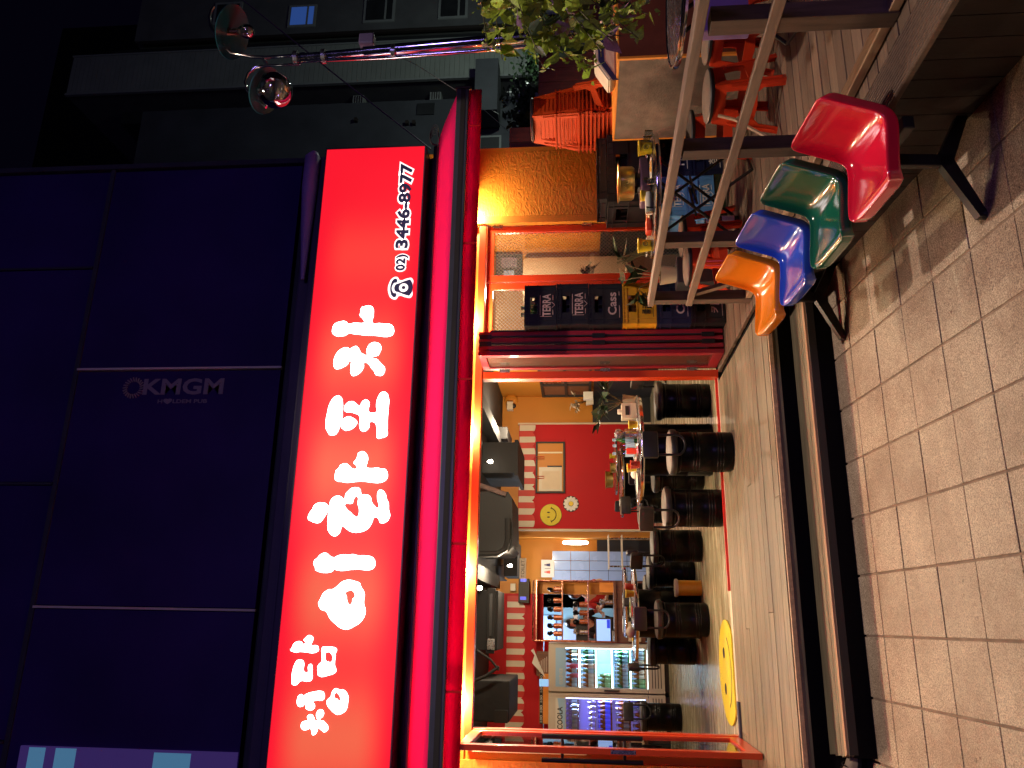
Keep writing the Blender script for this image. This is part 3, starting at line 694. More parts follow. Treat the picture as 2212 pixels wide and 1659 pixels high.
pbox(1089, 1118, 1170, 1245, 7.2, .8, 'ceiling_box', 'duct', None, .01, 'dark ceiling bulkhead over the toilet passage', 'bulkhead')
MB().box(-2.9, 4.3, .3, .42, 2.62, 2.9).build('beam', 'ceiling'); struct(bpy.data.objects['beam'])
MB().box(.55, .75, .42, 7.4, 2.74, 2.9).build('beam', 'duct'); MB().box(2.9, 3.1, .42, 7.4, 2.72, 2.9).build('beam', 'ceiling')
for o in bpy.data.objects:
    if o.name.startswith('beam'): struct(o)
# bare bulbs
bl = thing('light_bulb', 'x', 'light bulb', (0, 0, 0))
MB().lathe([(0, -.055), (.018, -.052), (.03, -.03), (.028, -.008), (.016, .015), (.012, .03)], seg=16).build('bulb', 'bulb', bl, smooth=60)
MB().cyl((0, 0, .03), .014, .014, .045, 12).build('socket', 'black', bl); MB().cyl((0, 0, .075), .003, .003, .5, 6).build('cord', 'black', bl)
blist = [((1057, 997), 4.4, 'bright bare bulb in front of the grey ceiling duct'), ((1049, 977), 6.2, 'smaller distant bare bulb right beside the brightest bulb'), ((1100, 1222), 6.6, 'bare bulb near the toilet sign'), ((1033, 1270), 3.2, 'bare bulb at the ceiling edge above the cutlery rack')]
for i, (p, Y, lb) in enumerate(blist):
    c = at(*p, Y=Y)
    if i: dup(bl, c, None, lb, 'bare bulbs under the ceiling')
    else: bl.location = c; tag(bl, lb, None, 'bare bulbs under the ceiling')
c = at(1103, 879, Y=7.3)
dc = thing('dome_camera', 'white dome camera on the orange wall under the ceiling', 'camera', c)
MB().box(-.06, .10, -.05, .12, -.05, .07, .01).build('housing', 'cream', dc); MB().sphere((.02, 0, -.06), .048, 16).build('dome', 'ink', dc, smooth=60)
MB().sphere((.16, .1, .0), .13, 16, (1, .3, 1)).build('backplate', 'orangein', dc, smooth=60)
# toilet passage
bd = thing('blue_door', 'pale blue tiled door at the end of the passage', 'door', (1.2, 8.5, 0))
a = at(1204, 1190, Y=8.5); c_ = at(1204, 1253, Y=8.5)
for i in range(3):
    for j in range(5): 
        wx = (a.x-c_.x)/3; MB().box(c_.x-1.2+i*wx+.004, c_.x-1.2+(i+1)*wx-.004, -.02, .0, .1+j*.37, .1+(j+1)*.37-.008, .003).build('panel', 'doorblue', bd)
tl = thing('wall_tube_lamp', 'glowing upright tube lamp on the orange passage wall', 'lamp', at(1243, 1172, Y=8.4))
MB().lathe([(0, -.26), (.03, -.24), (.045, -.1), (.045, .1), (.03, .24), (0, .26)], seg=14).build('tube', 'tubelight', tl, smooth=60); MB().box(-.03, .03, .04, .16, -.2, .2).build('base', 'cream', tl)
c = at(1183, 1228, Y=8.45)
rs = thing('restroom_sign', 'white card sign with a blue and a red figure', 'sign', c)
MB().box(-.17, .17, 0, .015, -.13, .13, .004).build('card', 'paper', rs)
for s, m_ in ((-1, 'plastic_red'), (1, 'navy')):
    MB().prism([(s*.07-.03, -.002, -.05), (s*.07+.03, -.002, -.05), (s*.07+.018, -.002, .03), (s*.07-.018, -.002, .03)], (0, -.003, 0)).build('figure', m_, rs); MB().cyl((s*.07, 0, .05), .015, .015, -.004, 12, axis='Y').build('figure_head', m_, rs)
MB().box(-.004, .004, -.004, 0, -.06, .06).build('divider', 'ink', rs)
c = at(1129, 1238, Y=7.1)
ts = thing('toilet_sign', 'small pale hanging sign lettered TOILET', 'sign', c)
MB().box(-.27, .27, 0, .02, -.06, .06, .004).build('board', 'cream', ts)
link('lettering', text_mesh('TOILET', 'ink', (1, 0, 0), (0, 0, 1), (-.08, -.003, -.03), .31, .06, 0), ts)
c = at(1131, 1269, Y=6.0)
wr_ = thing('wifi_router', 'black wall box with blue lights beside the cutlery rack', 'router', c)
MB().box(-.25, .14, -.06, .02, -.10, .08, .008).build('case', 'ink', wr_)
for x in (-.2, .09): MB().box(x, x+.05, -.064, -.06, -.05, .05).build('indicator', 'screenblue', wr_)
MB().box(-.06, .06, -.05, .02, .13, .22, .006).build('adapter', 'cream', wr_)

# ------------------------------------------------------------------ kitchen partition with striped red cloth
Yp = 6.12
kp = wall('partition', -2.9, .47, Yp, Yp+.08, 2.0, 2.9, 'redwall'); wall('partition', .47, .67, Yp, Yp+.08, 0, 2.9, 'orangein'); wall('partition', -2.9, -.28, Yp+.35, Yp+.42, 0, 2.0, 'redwall')
MB().box(-2.9, .45, Yp-.02, Yp, 2.0, 2.55).build('cloth', 'redwall', kp)
zt, zb = at(1096, 1290, Y=Yp-.03).z, at(1135, 1290, Y=Yp-.03).z
scallops(kp, -2.0, .43, Yp-.022, zb, zt, 26, first=True)
wall('counter_base', -.25, .67, 5.95, 6.1, 0, .82, 'darkwall')
ct = thing('service_counter', 'wooden counter under the cutlery rack', 'counter', (.2, 5.9, 0))
MB().box(-.48, .48, -.12, .25, .80, .84, .006).build('top', 'woodbrown', ct); MB().box(-.48, .48, -.06, .0, .35, .80).build('front', 'woodbrown', ct)
MB().box(-.46, -.1, -.12, -.06, .42, .62, .01).build('crate_panel', 'beige', ct)
rk = thing('cutlery_rack', 'copper coloured open pipe rack with shelves of cutlery tins', 'rack', (.2, 5.85, .84))
for x in (-.47, .47):
    for y in (-.1, .16): MB().cyl((x, y, 0), .014, .014, 1.27, 10).build('upright', 'copper', rk, smooth=40)
for z, nm in ((1.26, 'top_shelf'), (.84, 'shelf'), (.42, 'shelf')):
    MB().box(-.48, .48, -.11, .17, z-.012, z+.008, .003).build(nm, 'copper', rk)
MB().tube([(-.47, -.1, 1.27), (-.47, -.1, 1.31), (.47, -.1, 1.31), (.47, -.1, 1.27)], .012, 8).build('rail', 'copper', rk)
# cutlery tins
def tin_proto(mat_, dark=True):
    t = thing('cutlery_tin', 'x', 'tin', (0, 0, 0))
    MB().lathe([(0, 0), (.042, 0), (.044, .13), (.041, .13), (.040, .01)], seg=16).build('tin', mat_, t, smooth=50)
    b = MB()
    for k in range(14):
        a = rnd.uniform(0, 6.3); r = rnd.uniform(.005, .024); l = rnd.uniform(.17, .215); e = rnd.uniform(1.3, 1.9)
        p = (r*cos(a)*e, r*sin(a)*e, l); b.tube([(r*cos(a)*.5, r*sin(a)*.5, .02), p], .003, 5)
        b.sphere(p, .018, 8, (1, .6, 1.5))
    b.build('spoons', 'blackgloss' if dark else 'steel', t); return t
tp = tin_proto('copper'); tp2 = tin_proto('steel', False)
k = 0
for row, z in ((0, .84+.84), (1, .84+.42), (2, .84)):
    xs = {0: (-.36, -.24, -.11, .02, .16, .34), 1: (-.33, -.17, -.03, .1), 2: (.14,)}[row]
    for i, x in enumerate(xs):
        nm = ('top', 'middle', 'lowest')[row]; order = ('leftmost', 'second', 'third', 'fourth', 'fifth', 'last')[i]
        lb = f'{order} tin of cutlery on the {nm} shelf of the copper rack'
        if row == 2: lb = 'steel tin of spoons standing alone on the wooden counter'
        s_ = tp2 if (row == 2 or (row == 1 and i == 0)) else tp
        dup(s_, (.2+x, 5.85+.02, z+.01), rnd.uniform(0, 6), lb, 'cutlery tins on the copper rack')
for t_ in (tp, tp2):
    for ch in list(t_.children): bpy.data.objects.remove(ch)
    bpy.data.objects.remove(t_)
tb = thing('order_tablet', 'order screen with a blue lit display standing on the counter', 'tablet', at(1303, 1361, Y=5.78))
MB().box(-.19, .19, 0, .03, -.14, .13, .008).build('case', 'ink', tb); MB().box(-.165, .165, -.003, .0, -.115, .105).build('screen', 'screen', tb)
MB().box(.03, .16, -.005, -.003, -.11, -.06).build('screen_button', 'screenblue', tb); MB().box(-.02, .02, .03, .06, -.2, -.1).build('stand', 'ink', tb)
tag(MB().box(-.27, -.10, 5.80, 5.84, .86, .90).build('napkin_box', 'paper'), 'flat white paper stack under the order screen', 'paper stack')
pbox(1244, 1270, 1345, 1384, 5.9, .08, 'card_reader', 'ink', None, .01, 'black box on the middle shelf of the rack at its left end', 'box')
pbox(1295, 1327, 1258, 1280, 5.9, .1, 'tissue_box', 'orangeedge', None, .005, 'orange tissue box on the counter at its right end', 'box')
pbox(1238, 1248, 1300, 1340, 8.3, .1, 'kitchen_shelf', 'steel', None, 0, 'steel kitchen shelf seen through the rack', 'shelf')
kt = pbox(1170, 1200, 1330, 1385, 8.5, .05, 'kitchen_window', 'coolglow', None, 0, 'brightly lit bluish kitchen window behind the rack', 'window')
pbox(1205, 1260, 1345, 1388, 8.2, .3, 'kitchen_hood', 'doorblue', None, .01, 'pale blue steel kitchen hood behind the rack', 'hood')

# ------------------------------------------------------------------ drinks fridges
def bottle_mesh(mg, ml, h=.235, r=.031, name='bottle'):
    b = MB(); b.lathe([(0, 0), (r, .003), (r, h*.58), (r*.8, h*.68), (r*.42, h*.8), (r*.40, h*.96), (r*.5, h*.97), (r*.5, h), (0, h)], seg=14)
    b.lathe([(r*1.02, h*.14), (r*1.02, h*.5)], seg=14, mi=1); b.lathe([(r*.46, h*.86), (r*.5, h*1.005), (0, h*1.01)], seg=10, mi=1)
    return b.mesh(name, [mg, ml], 50)
BT = {'green': bottle_mesh('greenglass', 'labelgreen'), 'greenpale': bottle_mesh('greenglass', 'labelblue'), 'brown': bottle_mesh('brownglass', 'labelblue'), 'brownpale': bottle_mesh('brownglass', 'paper'), 'brownblue': bottle_mesh('brownglass', 'screenblue'), 'pink': bottle_mesh('pinkdrink', 'pinkdrink', .2, .034), 'can': bottle_mesh('steel', 'violetglow', .13, .03), 'clear': bottle_mesh('clearglass', 'labelblue')}
Yf = 5.80
zf = lambda x: at(x, 1470, Y=Yf).z
def fridge(name, label, x0, x1, head, rows, led, glow, word):
    f = thing(name, label, 'fridge', ((x0+x1)/2, Yf, 0)); W = x1-x0; h = W/2
    def bx(n, *a, m_='fridge', bev=0): return MB().box(*a, bev).build(n, m_, f)
    zt, zb_, z0, z1 = 1.90, .07, zf(1396), zf(1222)
    bx('cabinet', -h, -h+.06, .03, .62, zb_, zt); bx('cabinet', h-.06, h, .03, .62, zb_, zt); bx('cabinet', -h+.06, h-.06, .56, .62, zb_, zt)
    bx('cabinet', -h+.06, h-.06, .03, .56, zt-.06, zt); bx('cabinet', -h+.06, h-.06, .03, .56, zb_, z0-.03)
    d = bx('door', -h+.006, -h+.07, 0, .028, z0-.02, zt-.01, bev=.004)
    MB().box(h-.07, h-.006, 0, .028, z0-.02, zt-.01, .004).build('door_stile', 'fridge', d)
    MB().box(-h+.07, h-.07, 0, .028, z1, zt-.01, .003).build('door_rail', 'fridge', d); MB().box(-h+.07, h-.07, 0, .028, z0-.02, z0+.01, .003).build('door_rail', 'fridge', d)
    MB().box(-h+.075, h-.075, -.004, .0, z1+.005, zf(1200)).build('header_print', head, d)
    MB().box(-h+.07, h-.07, .01, .014, z0+.01, z1).build('glass', 'pane', d)
    link('lettering', text_mesh(word, 'ink' if head == 'paper' else 'paper', (1, 0, 0), (0, 0, 1), (-h+.11, -.011, z1+.05), .42 if head == 'paper' else .24, .085 if head == 'paper' else .05, 0, bold=.02), d)
    if head == 'paper':
        MB().prism([(h-.08, -.005, z1+.01), (h-.08, -.005, z1+.13), (.08, -.005, z1+.10), (-.08, -.005, z1+.05), (-h+.08, -.005, z1+.01)], (0, -.002, 0)).build('wave_print', 'labelblue', d)
    bx('grille', -h+.006, h-.006, 0, .03, zb_, z0-.03, bev=.003)
    gr = f.children[-1]
    for k in range(4): MB().box(-h+.08, h-.05, -.002, .003, zb_+.05+k*.045, zb_+.062+k*.045).build('vent_slot', 'ink', f)
    bx('handle', -h+.02, -h+.045, -.03, .0, .78, 1.02, m_='ink', bev=.004)
    bx('foot', -h+.03, h-.03, .05, .5, 0, .07, m_='ink')
    MB().box(h-.085, h-.072, .03, .045, z0+.02, z1).build('light_strip', led, f)
    bx('liner', -h+.062, h-.062, .545, .558, z0, zt-.07, m_=glow)  # liner is no lamp: its glow stands in for the strip's light
    zs = [zf(x) for x in (1252, 1288, 1323, 1363, 1398)]
    for z in zs: bx('shelf', -h+.065, h-.09, .06, .54, z-.006, z+.006, m_='white'); bx('shelf_edge', -h+.065, h-.09, .045, .06, z-.012, z+.012, m_='led' if led == 'led' else 'violetglow')
    l = light('AREA', 'fridge_light', (f.location.x+h-.1, Yf+.1, (z0+z1)/2), 34 if led == 'led' else 24, (.62, .88, 1) if led == 'led' else (.45, .5, 1), .05, to=(f.location.x-.2, Yf+.4, .9), sy=1.1)
    for r, (z, spec) in enumerate(zip(zs, rows)):
        n = len(spec); wv = W-.17
        for i, kk in enumerate(spec):
            if kk is None: continue
            x = f.location.x-h+.10+wv*i/max(1, n-1)
            for dd in range(2):
                if dd and kk == 'pink': continue
                o = link('bottle' if kk != 'can' else 'drink_can', BT[kk], None, (x+(dd*.012), Yf+.10+.085*dd, z+.007))
                sc = min(1, (([1.70]+zs)[r]-z-.03)/.235); o.scale = (sc, sc, sc)
                cn = {'green': 'green soju bottle', 'greenpale': 'green bottle with a pale label', 'brown': 'brown beer bottle with a blue label', 'brownpale': 'brown beer bottle with a white label', 'brownblue': 'brown bottle with a bright blue label', 'pink': 'pink drink bottle', 'can': 'small steel drink can', 'clear': 'clear bottle with a blue label'}[kk]
                shelf = ('top', 'second', 'middle', 'fourth', 'bottom')[r]
                tag(o, f'{cn} on the {shelf} shelf of the {word_side(x)} fridge', 'bottle' if kk != 'can' else 'can', f'{cn}s on the {shelf} shelf of the {word_side(x)} fridge')
    return f
word_side = lambda x: 'right' if x > -1.03 else 'left'
fridge('drinks_fridge', 'cream drinks fridge with cool white light beside the copper rack', -1.035, -.30, 'labelblue',
       [['brown', 'brown', 'pink', 'brown', 'pink', 'brown', 'brown', 'brownpale', 'brown'], ['brownpale', 'brownpale', 'brownpale', 'greenpale', 'brownpale', 'greenpale', 'greenpale', 'greenpale', 'greenpale'], ['green', 'green', 'green', None, None, None, None, None, None],
        ['greenpale']*10, ['green', 'green', 'brownpale', 'brownpale', 'brown', 'brownpale', 'greenpale', 'greenpale', 'greenpale']], 'led', 'coolglow', 'COLD ICE')
fridge('drinks_fridge', 'cream drinks fridge with violet light, partly hidden by the open entrance door', -1.785, -1.05, 'paper',
       [['clear']*9, ['can']*8, ['brownblue']*9, ['brown', 'brownpale']*4, ['green', 'brownpale', 'brown', 'clear', 'brown', 'clear', 'brownpale', 'green']], 'ledblue', 'violetglow', 'NICOOLA')
# things on top of the fridges
for i in range(5):
    p = at(1176, 1466+i*21.5, Y=5.95)
    o = thing('orange_box', f'{("rightmost","second","third","fourth","leftmost")[i]} of the orange cartons marked 100 on top of the left fridge', 'box', (p.x, 5.95, 1.90), 0, 'orange cartons marked 100 on the left fridge')
    MB().box(-.075, .075, -.04, .1, 0, .15, .004).build('carton', 'orangeedge', o); MB().box(-.075, .075, -.043, -.04, .09, .145).build('dark_band', 'ink', o)
    link('lettering', text_mesh('100', 'paper', (1, 0, 0), (0, 0, 1), (-.05, -.045, .10), .1, .035, 0), o)
mb_ = thing('menu_board', 'brown menu card with white writing on top of the right fridge', 'menu', (-.62, 5.95, 1.90))
MB().box(-.2, .18, 0, .02, 0, .2, .004).build('card', 'woodbrown', mb_)
for k in range(5): MB().box(-.14, .1-.02*k, -.004, 0, .03+.03*k, .037+.03*k).build('writing_line', 'paper', mb_)
b = MB()
b.prism([(-.24, -.03, .0), (-.02, -.03, .22), (.1, -.03, .18), (.17, -.03, .24), (.2, -.03, .2), (.02, -.03, .12)], (0, .06, 0)); b.xf(Matrix.Translation((-.60, 5.93, 1.95)))
tag(b.build('plastic_bag', 'paper'), 'crumpled white plastic bag over the menu card on the right fridge', 'bag')
tag(MB().box(-.97, -.86, 5.9, 6.0, 1.9, 2.05, .006).build('small_screen', 'coolglow'), 'small glowing turquoise device on top of the right fridge', 'device')

# ------------------------------------------------------------------ tables and drum stools in the room
def drum_table(name, label, c, r, ped=.27, group='round tables inside the room'):
    t = thing(name, label, 'table', (c[0], c[1], 0), rnd.uniform(0, 1), group)
    MB().lathe([(0, .742), (r-.02, .742), (r-.02, .75), (0, .75)], seg=48).build('table_top', 'steel', t, smooth=40)
    MB().lathe([(r-.022, .725), (r, .725), (r+.004, .74), (r, .757), (r-.012, .76), (r-.022, .752)], seg=48).build('rim', 'chrome', t, smooth=60)
    MB().lathe([(0, 0), (ped, 0), (ped+.006, .02), (ped, .04), (ped, .24), (ped+.007, .25), (ped, .26), (ped, .44), (ped+.007, .45), (ped, .46), (ped, .68), (ped+.006, .7), (0, .7)], seg=32).build('drum', 'blackgloss', t, smooth=40)
    for k in range(4):
        a = k*pi/2; MB().prism([(ped*cos(a), ped*sin(a), .70), ((r-.08)*cos(a), (r-.08)*sin(a), .735), (ped*.6*cos(a), ped*.6*sin(a), .735)], (.02*sin(a), -.02*cos(a), 0)).build('bracket', 'steel', t)
    return t
drum_table('round_table', 'round steel topped drum table nearest the shop opening, laid with bottles', (1.76, .66), .58)
drum_table('round_table', 'round steel topped drum table in the middle of the room with red and yellow cups', (.13, 2.10), .52)
drum_table('round_table', 'round table just behind the middle table near the fridges', (.31, 4.25), .48)
drum_table('round_table', 'round table with a gold pot in front of the red wall panel', (2.68, 6.3), .52)
drum_table('round_table', 'empty looking round table between the first table and the red wall', (2.08, 4.4), .54)
def stool_proto():
    s = thing('drum_stool', 'x', 'stool', (0, 0, 0))
    pr = [(0, .005), (.160, .005), (.168, .015), (.168, .05)]
    for z0 in (.09, .115, .14, .30, .325, .35): pr += [(.168, z0-.006), (.172, z0), (.168, z0+.006)]
    pr += [(.168, .455), (.176, .465), (.176, .485), (.16, .49), (0, .49)]
    MB().lathe(pr, seg=28).build('drum', 'blackgloss', s, smooth=35)
    MB().lathe([(.170, .487), (.19, .492), (.196, .51), (.194, .535), (.185, .546)], seg=28).build('cushion_side', 'cushiondark', s, smooth=50)
    MB().lathe([(.185, .546), (.165, .556), (.08, .562), (0, .562)], seg=28).build('cushion_top', 'cushion', s, smooth=60)
    pts = [(-.085, -.205, .76), (-.085, -.205, .50)]+[(-.085*cos(t), -.205, .50-.07*sin(t)) for t in [pi*k/10 for k in range(1, 10)]]+[(.085, -.205, .50), (.085, -.205, .76)]
    MB().tube(pts, .0105, 10).build('back_tube', 'blackmetal', s, smooth=50)
    MB().box(-.115, .115, -.235, -.185, .665, .80, .018).build('backrest', 'cushiondark', s, smooth=40)
    MB().box(-.10, .10, -.232, -.19, .797, .803, .003).build('backrest_top', 'cushion', s)
    return s
sp0 = stool_proto()
sts = [((1.50, -.45), 5, 'black drum stool standing astride the red threshold track, back to the street'),
       ((1.09, .22), -35, 'black drum stool just left of the nearest table, with a cream cushion'),
       ((.87, 1.72), -55, 'black drum stool between the nearest and the middle table'),
       ((.62, 2.42), 90, 'black drum stool behind the yellow tin, right of the middle table'),
       ((.06, 1.50), 0, 'black drum stool right in front of the middle table'),
       ((-.27, 2.62), -100, 'black drum stool at the left side of the middle table in front of the fridge'),
       ((-1.22, 4.40), 20, 'black drum stool alone in front of the left fridge'),
       ((2.28, .62), 100, 'black drum stool partly hidden by the middle door post'),
       ((1.62, 1.30), 170, 'black drum stool behind the nearest table'),
       ((2.02, 1.55), 170, 'dark stool beyond the nearest table on its right'),
       ((.42, 3.10), 200, 'dark stool behind the middle table'), 
       ((1.55, 3.72), 10, 'black drum stool in front of the empty looking table'),
       ((2.05, 5.6), -60, 'black drum stool left of the table with the gold pot')]
for i, (p, a, lb) in enumerate(sts):
    if i: dup(sp0, (p[0], p[1], 0), radians(a), lb, 'black drum stools in the room')
    else: sp0.location = (p[0], p[1], 0); sp0.rotation_euler.z = radians(a); tag(sp0, lb, None, 'black drum stools in the room')
sp0.location.z = .004
for o in bpy.data.objects:
    if o.name.startswith('drum_stool'): o.scale = (1.07, 1.07, 1)
yt = thing('yellow_tin', 'mustard yellow tin bin with a pale lid on the floor between stools', 'tin', (.41, 1.86, 0))
MB().lathe([(0, 0), (.085, 0), (.088, .26), (.07, .27)], seg=24).build('body', 'yellowcrate', yt, smooth=40); MB().lathe([(.098, .262), (.103, .275), (.1, .295), (0, .30)], seg=24).build('lid', 'cream', yt, smooth=40)
rt = thing('side_rack', 'small dark folding tray stand with bowls near the blue door', 'stand', (1.25, 7.1, 0))
for x in (-.25, .25): MB().cyl((x, 0, 0), .015, .015, .86, 8).build('leg', 'steel', rt)
for z in (.62, .86): MB().box(-.3, .3, -.15, .15, z, z+.02).build('tray', 'cream', rt)

# ------------------------------------------------------------------ table ware
def pot(name, label, c, r, h, m_='brass', group=None):
    t = thing(name, label, 'pot', c, rnd.uniform(0, 6), group)
    MB().lathe([(0, .002), (r*.86, .002), (r*.95, h*.15), (r*.96, h*.9), (r*1.1, h), (r*1.1, h*1.03), (r*.93, h*.95), (r*.9, h*.2), (0, h*.12)], seg=30).build('bowl', m_, t, smooth=50); return t
def cup(label, c, m_, group='plastic cups on the tables'):
    t = thing('paper_cup', label, 'cup', c, rnd.uniform(0, 6), group)
    MB().lathe([(0, 0), (.034, 0), (.045, .088), (.048, .09), (.045, .094), (.042, .09), (.032, .006)], seg=20).build('cup', m_, t, smooth=50)
    MB().lathe([(.0385, .03), (.0405, .045)], seg=6).build('emblem', 'ink', t); return t
def plate(label, c, r, m_='white', food=None, group='plates on the tables'):
    t = thing('plate', label, 'plate', c, 0, group)
    MB().lathe([(0, .004), (r*.6, .004), (r, .02), (r, .024), (r*.6, .01), (0, .01)], seg=26).build('dish', m_, t, smooth=50)
    if food:
        b = MB()
        for k in range(7): b.sphere((rnd.uniform(-r, r)*.4, rnd.uniform(-r, r)*.4, .018), .02, 8, (1.2, 1, .6))
        b.build('food', food, t, smooth=60)
    return t
def box_thing(name, label, c, s, m_, cat, rz=0, extra=None, group=None):
    t = thing(name, label, cat, c, rz, group); MB().box(-s[0]/2, s[0]/2, -s[1]/2, s[1]/2, 0, s[2], .004).build('body', m_, t); return t
T1 = .756
nb = box_thing('napkin_dispenser', 'cream napkin dispenser with a dark window on the nearest inside table', (2.16, .62, T1), (.17, .1, .16), 'cream', 'dispenser', .1)
MB().box(-.05, .05, -.055, -.05, .08, .12).build('window', 'ink', nb); MB().box(-.02, .03, -.02, .02, .16, .2, .008).build('tissue', 'paper', nb)
cup('yellow paper cup beside the napkin dispenser', (2.0, .52, T1), 'plastic_yellow')
cup('red paper cup near the left rim of the nearest table', (1.55, .40, T1), 'plastic_red'); cup('yellow paper cup stacked behind the red cup on the nearest table', (1.53, .46, T1+.03), 'plastic_yellow')
cup('red paper cup on the right side of the middle table', (.42, 2.0, T1), 'plastic_red'); cup('yellow paper cup on the middle table beside the red cup', (.34, 1.9, T1), 'plastic_yellow')
cup('small yellow cup on the far table with the gold pot', (2.82, 6.1, T1), 'plastic_yellow')
for i, (x, y, kk, lb) in enumerate(((1.86, .62, 'greenpale', 'green bottle with a pale label right of the pair on the nearest table'), (1.78, .55, 'clear', 'clear bottle with a blue label on the nearest table'), (1.72, .66, 'clear', 'clear bottle left of the pair on the nearest table'))):
    o = link('bottle', BT[kk], None, (x, y, T1)); o.scale = (1.1,)*3; tag(o, lb, 'bottle', 'bottles on the nearest table')
t = tin_proto('copper', False); t.location = (1.96, .72, T1); tag(t, 'copper tin of spoons and tongs beside the napkin dispenser'); t = tin_proto('steel', False); t.location = (1.90, .58, T1); tag(t, 'steel tin of spoons next to the bottles on the nearest table')
tag(MB().box(1.69, 1.75, .52, .55, T1, T1+.12, .003).build('menu_card', 'plastic_red'), 'small red card stand in front of the bottles', 'card')
plate('plate of side dishes at the centre of the nearest table', (1.62, .62, T1), .13, 'white', 'plastic_red'); plate('empty white plate at the left of the nearest table', (1.38, .52, T1), .11, 'white'); plate('steel plate near the front rim of the nearest table', (1.7, .30, T1), .09, 'steel', 'pinkdrink')
tag(MB().sphere((1.5, .62, T1+.04), .055, 12, (1, .8, .7)).build('crumpled_napkin', 'paper'), 'crumpled white napkin on the nearest table', 'napkin')
plate('white plate at the left end of the middle table', (-.12, 2.0, T1), .12, 'white', 'plastic_yellow'); plate('steel plate in the centre of the middle table', (.15, 1.95, T1), .12, 'steel', 'plastic_red'); plate('plate at the far side of the middle table', (.2, 2.35, T1), .12, 'white', 'leaf')
tag(MB().sphere((-.08, 1.85, T1+.05), .065, 12, (1, .8, .8)).build('crumpled_napkin', 'cream'), 'big crumpled napkin on the middle table', 'napkin')
plate('plate on the table behind the middle one', (.3, 4.1, T1), .13, 'steel', 'paper'); plate('second plate on the table behind the middle one', (.0, 4.2, T1), .12, 'white')
pot('gold_pot', 'dented gold pot on the far table by the red wall', (2.42, 6.2, T1+.04), .15, .13); pot('gold_pot', 'small gold pot beside the larger one on the far table', (2.6, 6.05, T1), .09, .09)
plate('dark serving tray on the far empty looking table', (2.3, 4.2, T1), .2, 'blackplastic'); plate('steel dish on the far empty looking table', (1.75, 4.3, T1), .12, 'steel', 'paper')

# plants inside by the door post and on the wall base
def leafy(name, label, c, n, r, h, m_, size=.07, cat='plant', pot_=True, group=None, long=1.6, seed=1):
    t = thing(name, label, cat, c, 0, group); q = random.Random(seed)
    b = MB(); b.quad((0, 0, 0), (size*.5, size*.45*long*.6, size*.12), (0, size*long, 0), (-size*.5, size*.45*long*.6, size*.12)); lm = b.mesh('leaf', m_, 60)
    st = MB()
    for k in range(max(3, n//7)):
        a = q.uniform(0, 2*pi); tip = Vector((r*cos(a)*q.uniform(.5, 1), r*sin(a)*q.uniform(.5, 1), h*q.uniform(.5, 1))); mid = tip*.5+Vector((0, 0, h*.25))
        pts = [Vector((0, 0, 0)), mid, tip]; st.tube(pts, .004, 5)
        for j in range(7):
            s_ = (j+1)/7; p = mid*(1-s_)+tip*s_ if s_ > .1 else mid
            o = link('leaf', lm, t, p, (q.uniform(-.9, .9), q.uniform(-.5, .5), a-pi/2+q.uniform(-1.2, 1.2))); sc = q.uniform(.6, 1.2); o.scale = (sc, sc, sc)
    st.build('stems', 'stem', t)
    if pot_: MB().lathe([(0, -.14), (.07, -.14), (.09, 0), (.08, 0)], seg=18).build('pot', 'cream', t, smooth=40)
    return t
leafy('potted_plant', 'green trailing plant at the edge of the nearest table beside the door post', (2.36, .95, .88), 56, .34, .3, 'leafdark', .08, seed=3)
leafy('dried_flowers', 'pale dried flower bunch on the dark ledge in front of the side window', (4.05, 6.9, 1.25), 42, .22, .3, 'beige', .06, cat='flowers', seed=5)
tag(MB().box(3.98, 4.12, 6.5, 6.62, 1.12, 1.30, .006).build('picture_card', 'paper'), 'small white card standing on the dark ledge beside the dried flowers', 'card')
leafy('potted_plant', 'dark green plant behind the wired glass door', (3.48, .35, 1.0), 42, .3, .42, 'leafdark', .10, seed=8)
MB().box(3.2, 3.8, .25, .55, 0, .84, .006).build('plant_shelf', 'cream'); tag(bpy.data.objects['plant_shelf'], 'cream low cabinet behind the wired glass door', 'cabinet')
# standing air conditioner behind the glass
aa = thing('standing_air_conditioner', 'tall cream standing air conditioner behind the wired glass door', 'air conditioner', (4.0, 1.25, 0))
MB().box(-.27, .22, -.20, .0, 0, 2.03, .06).build('body', 'cream', aa, smooth=30)
MB().box(-.2, -.02, -.225, -.2, .35, .9, .01).build('panel', 'white', aa)
MB().box(-.27, .22, .002, .12, 0, 2.03).build('back', 'cream', aa)
pc = [at(x, y, X=4.295) for x, y in ((1071, 545), (1071, 606), (1128, 606), (1128, 545))]
pb_ = thing('notice_board', 'dark notice board with sheets on the orange wall behind the wired glass door', 'notice board', pc[3])
MB().prism([p-pc[3] for p in pc], (-.02, 0, 0)).build('board', 'darkwall', pb_)
for u0, u1, v0, v1, m_ in ((.1, .45, .2, .8, 'mauve'), (.55, .9, .3, .7, 'doorblue')):
    g4 = lambda u, v: (pc[0].lerp(pc[1], u)).lerp(pc[3].lerp(pc[2], u), v)-pc[3]+Vector((-.024, 0, 0))
    MB().prism([g4(u0, v0), g4(u1, v0), g4(u1, v1), g4(u0, v1)], (-.004, 0, 0)).build('sheet', m_, pb_)

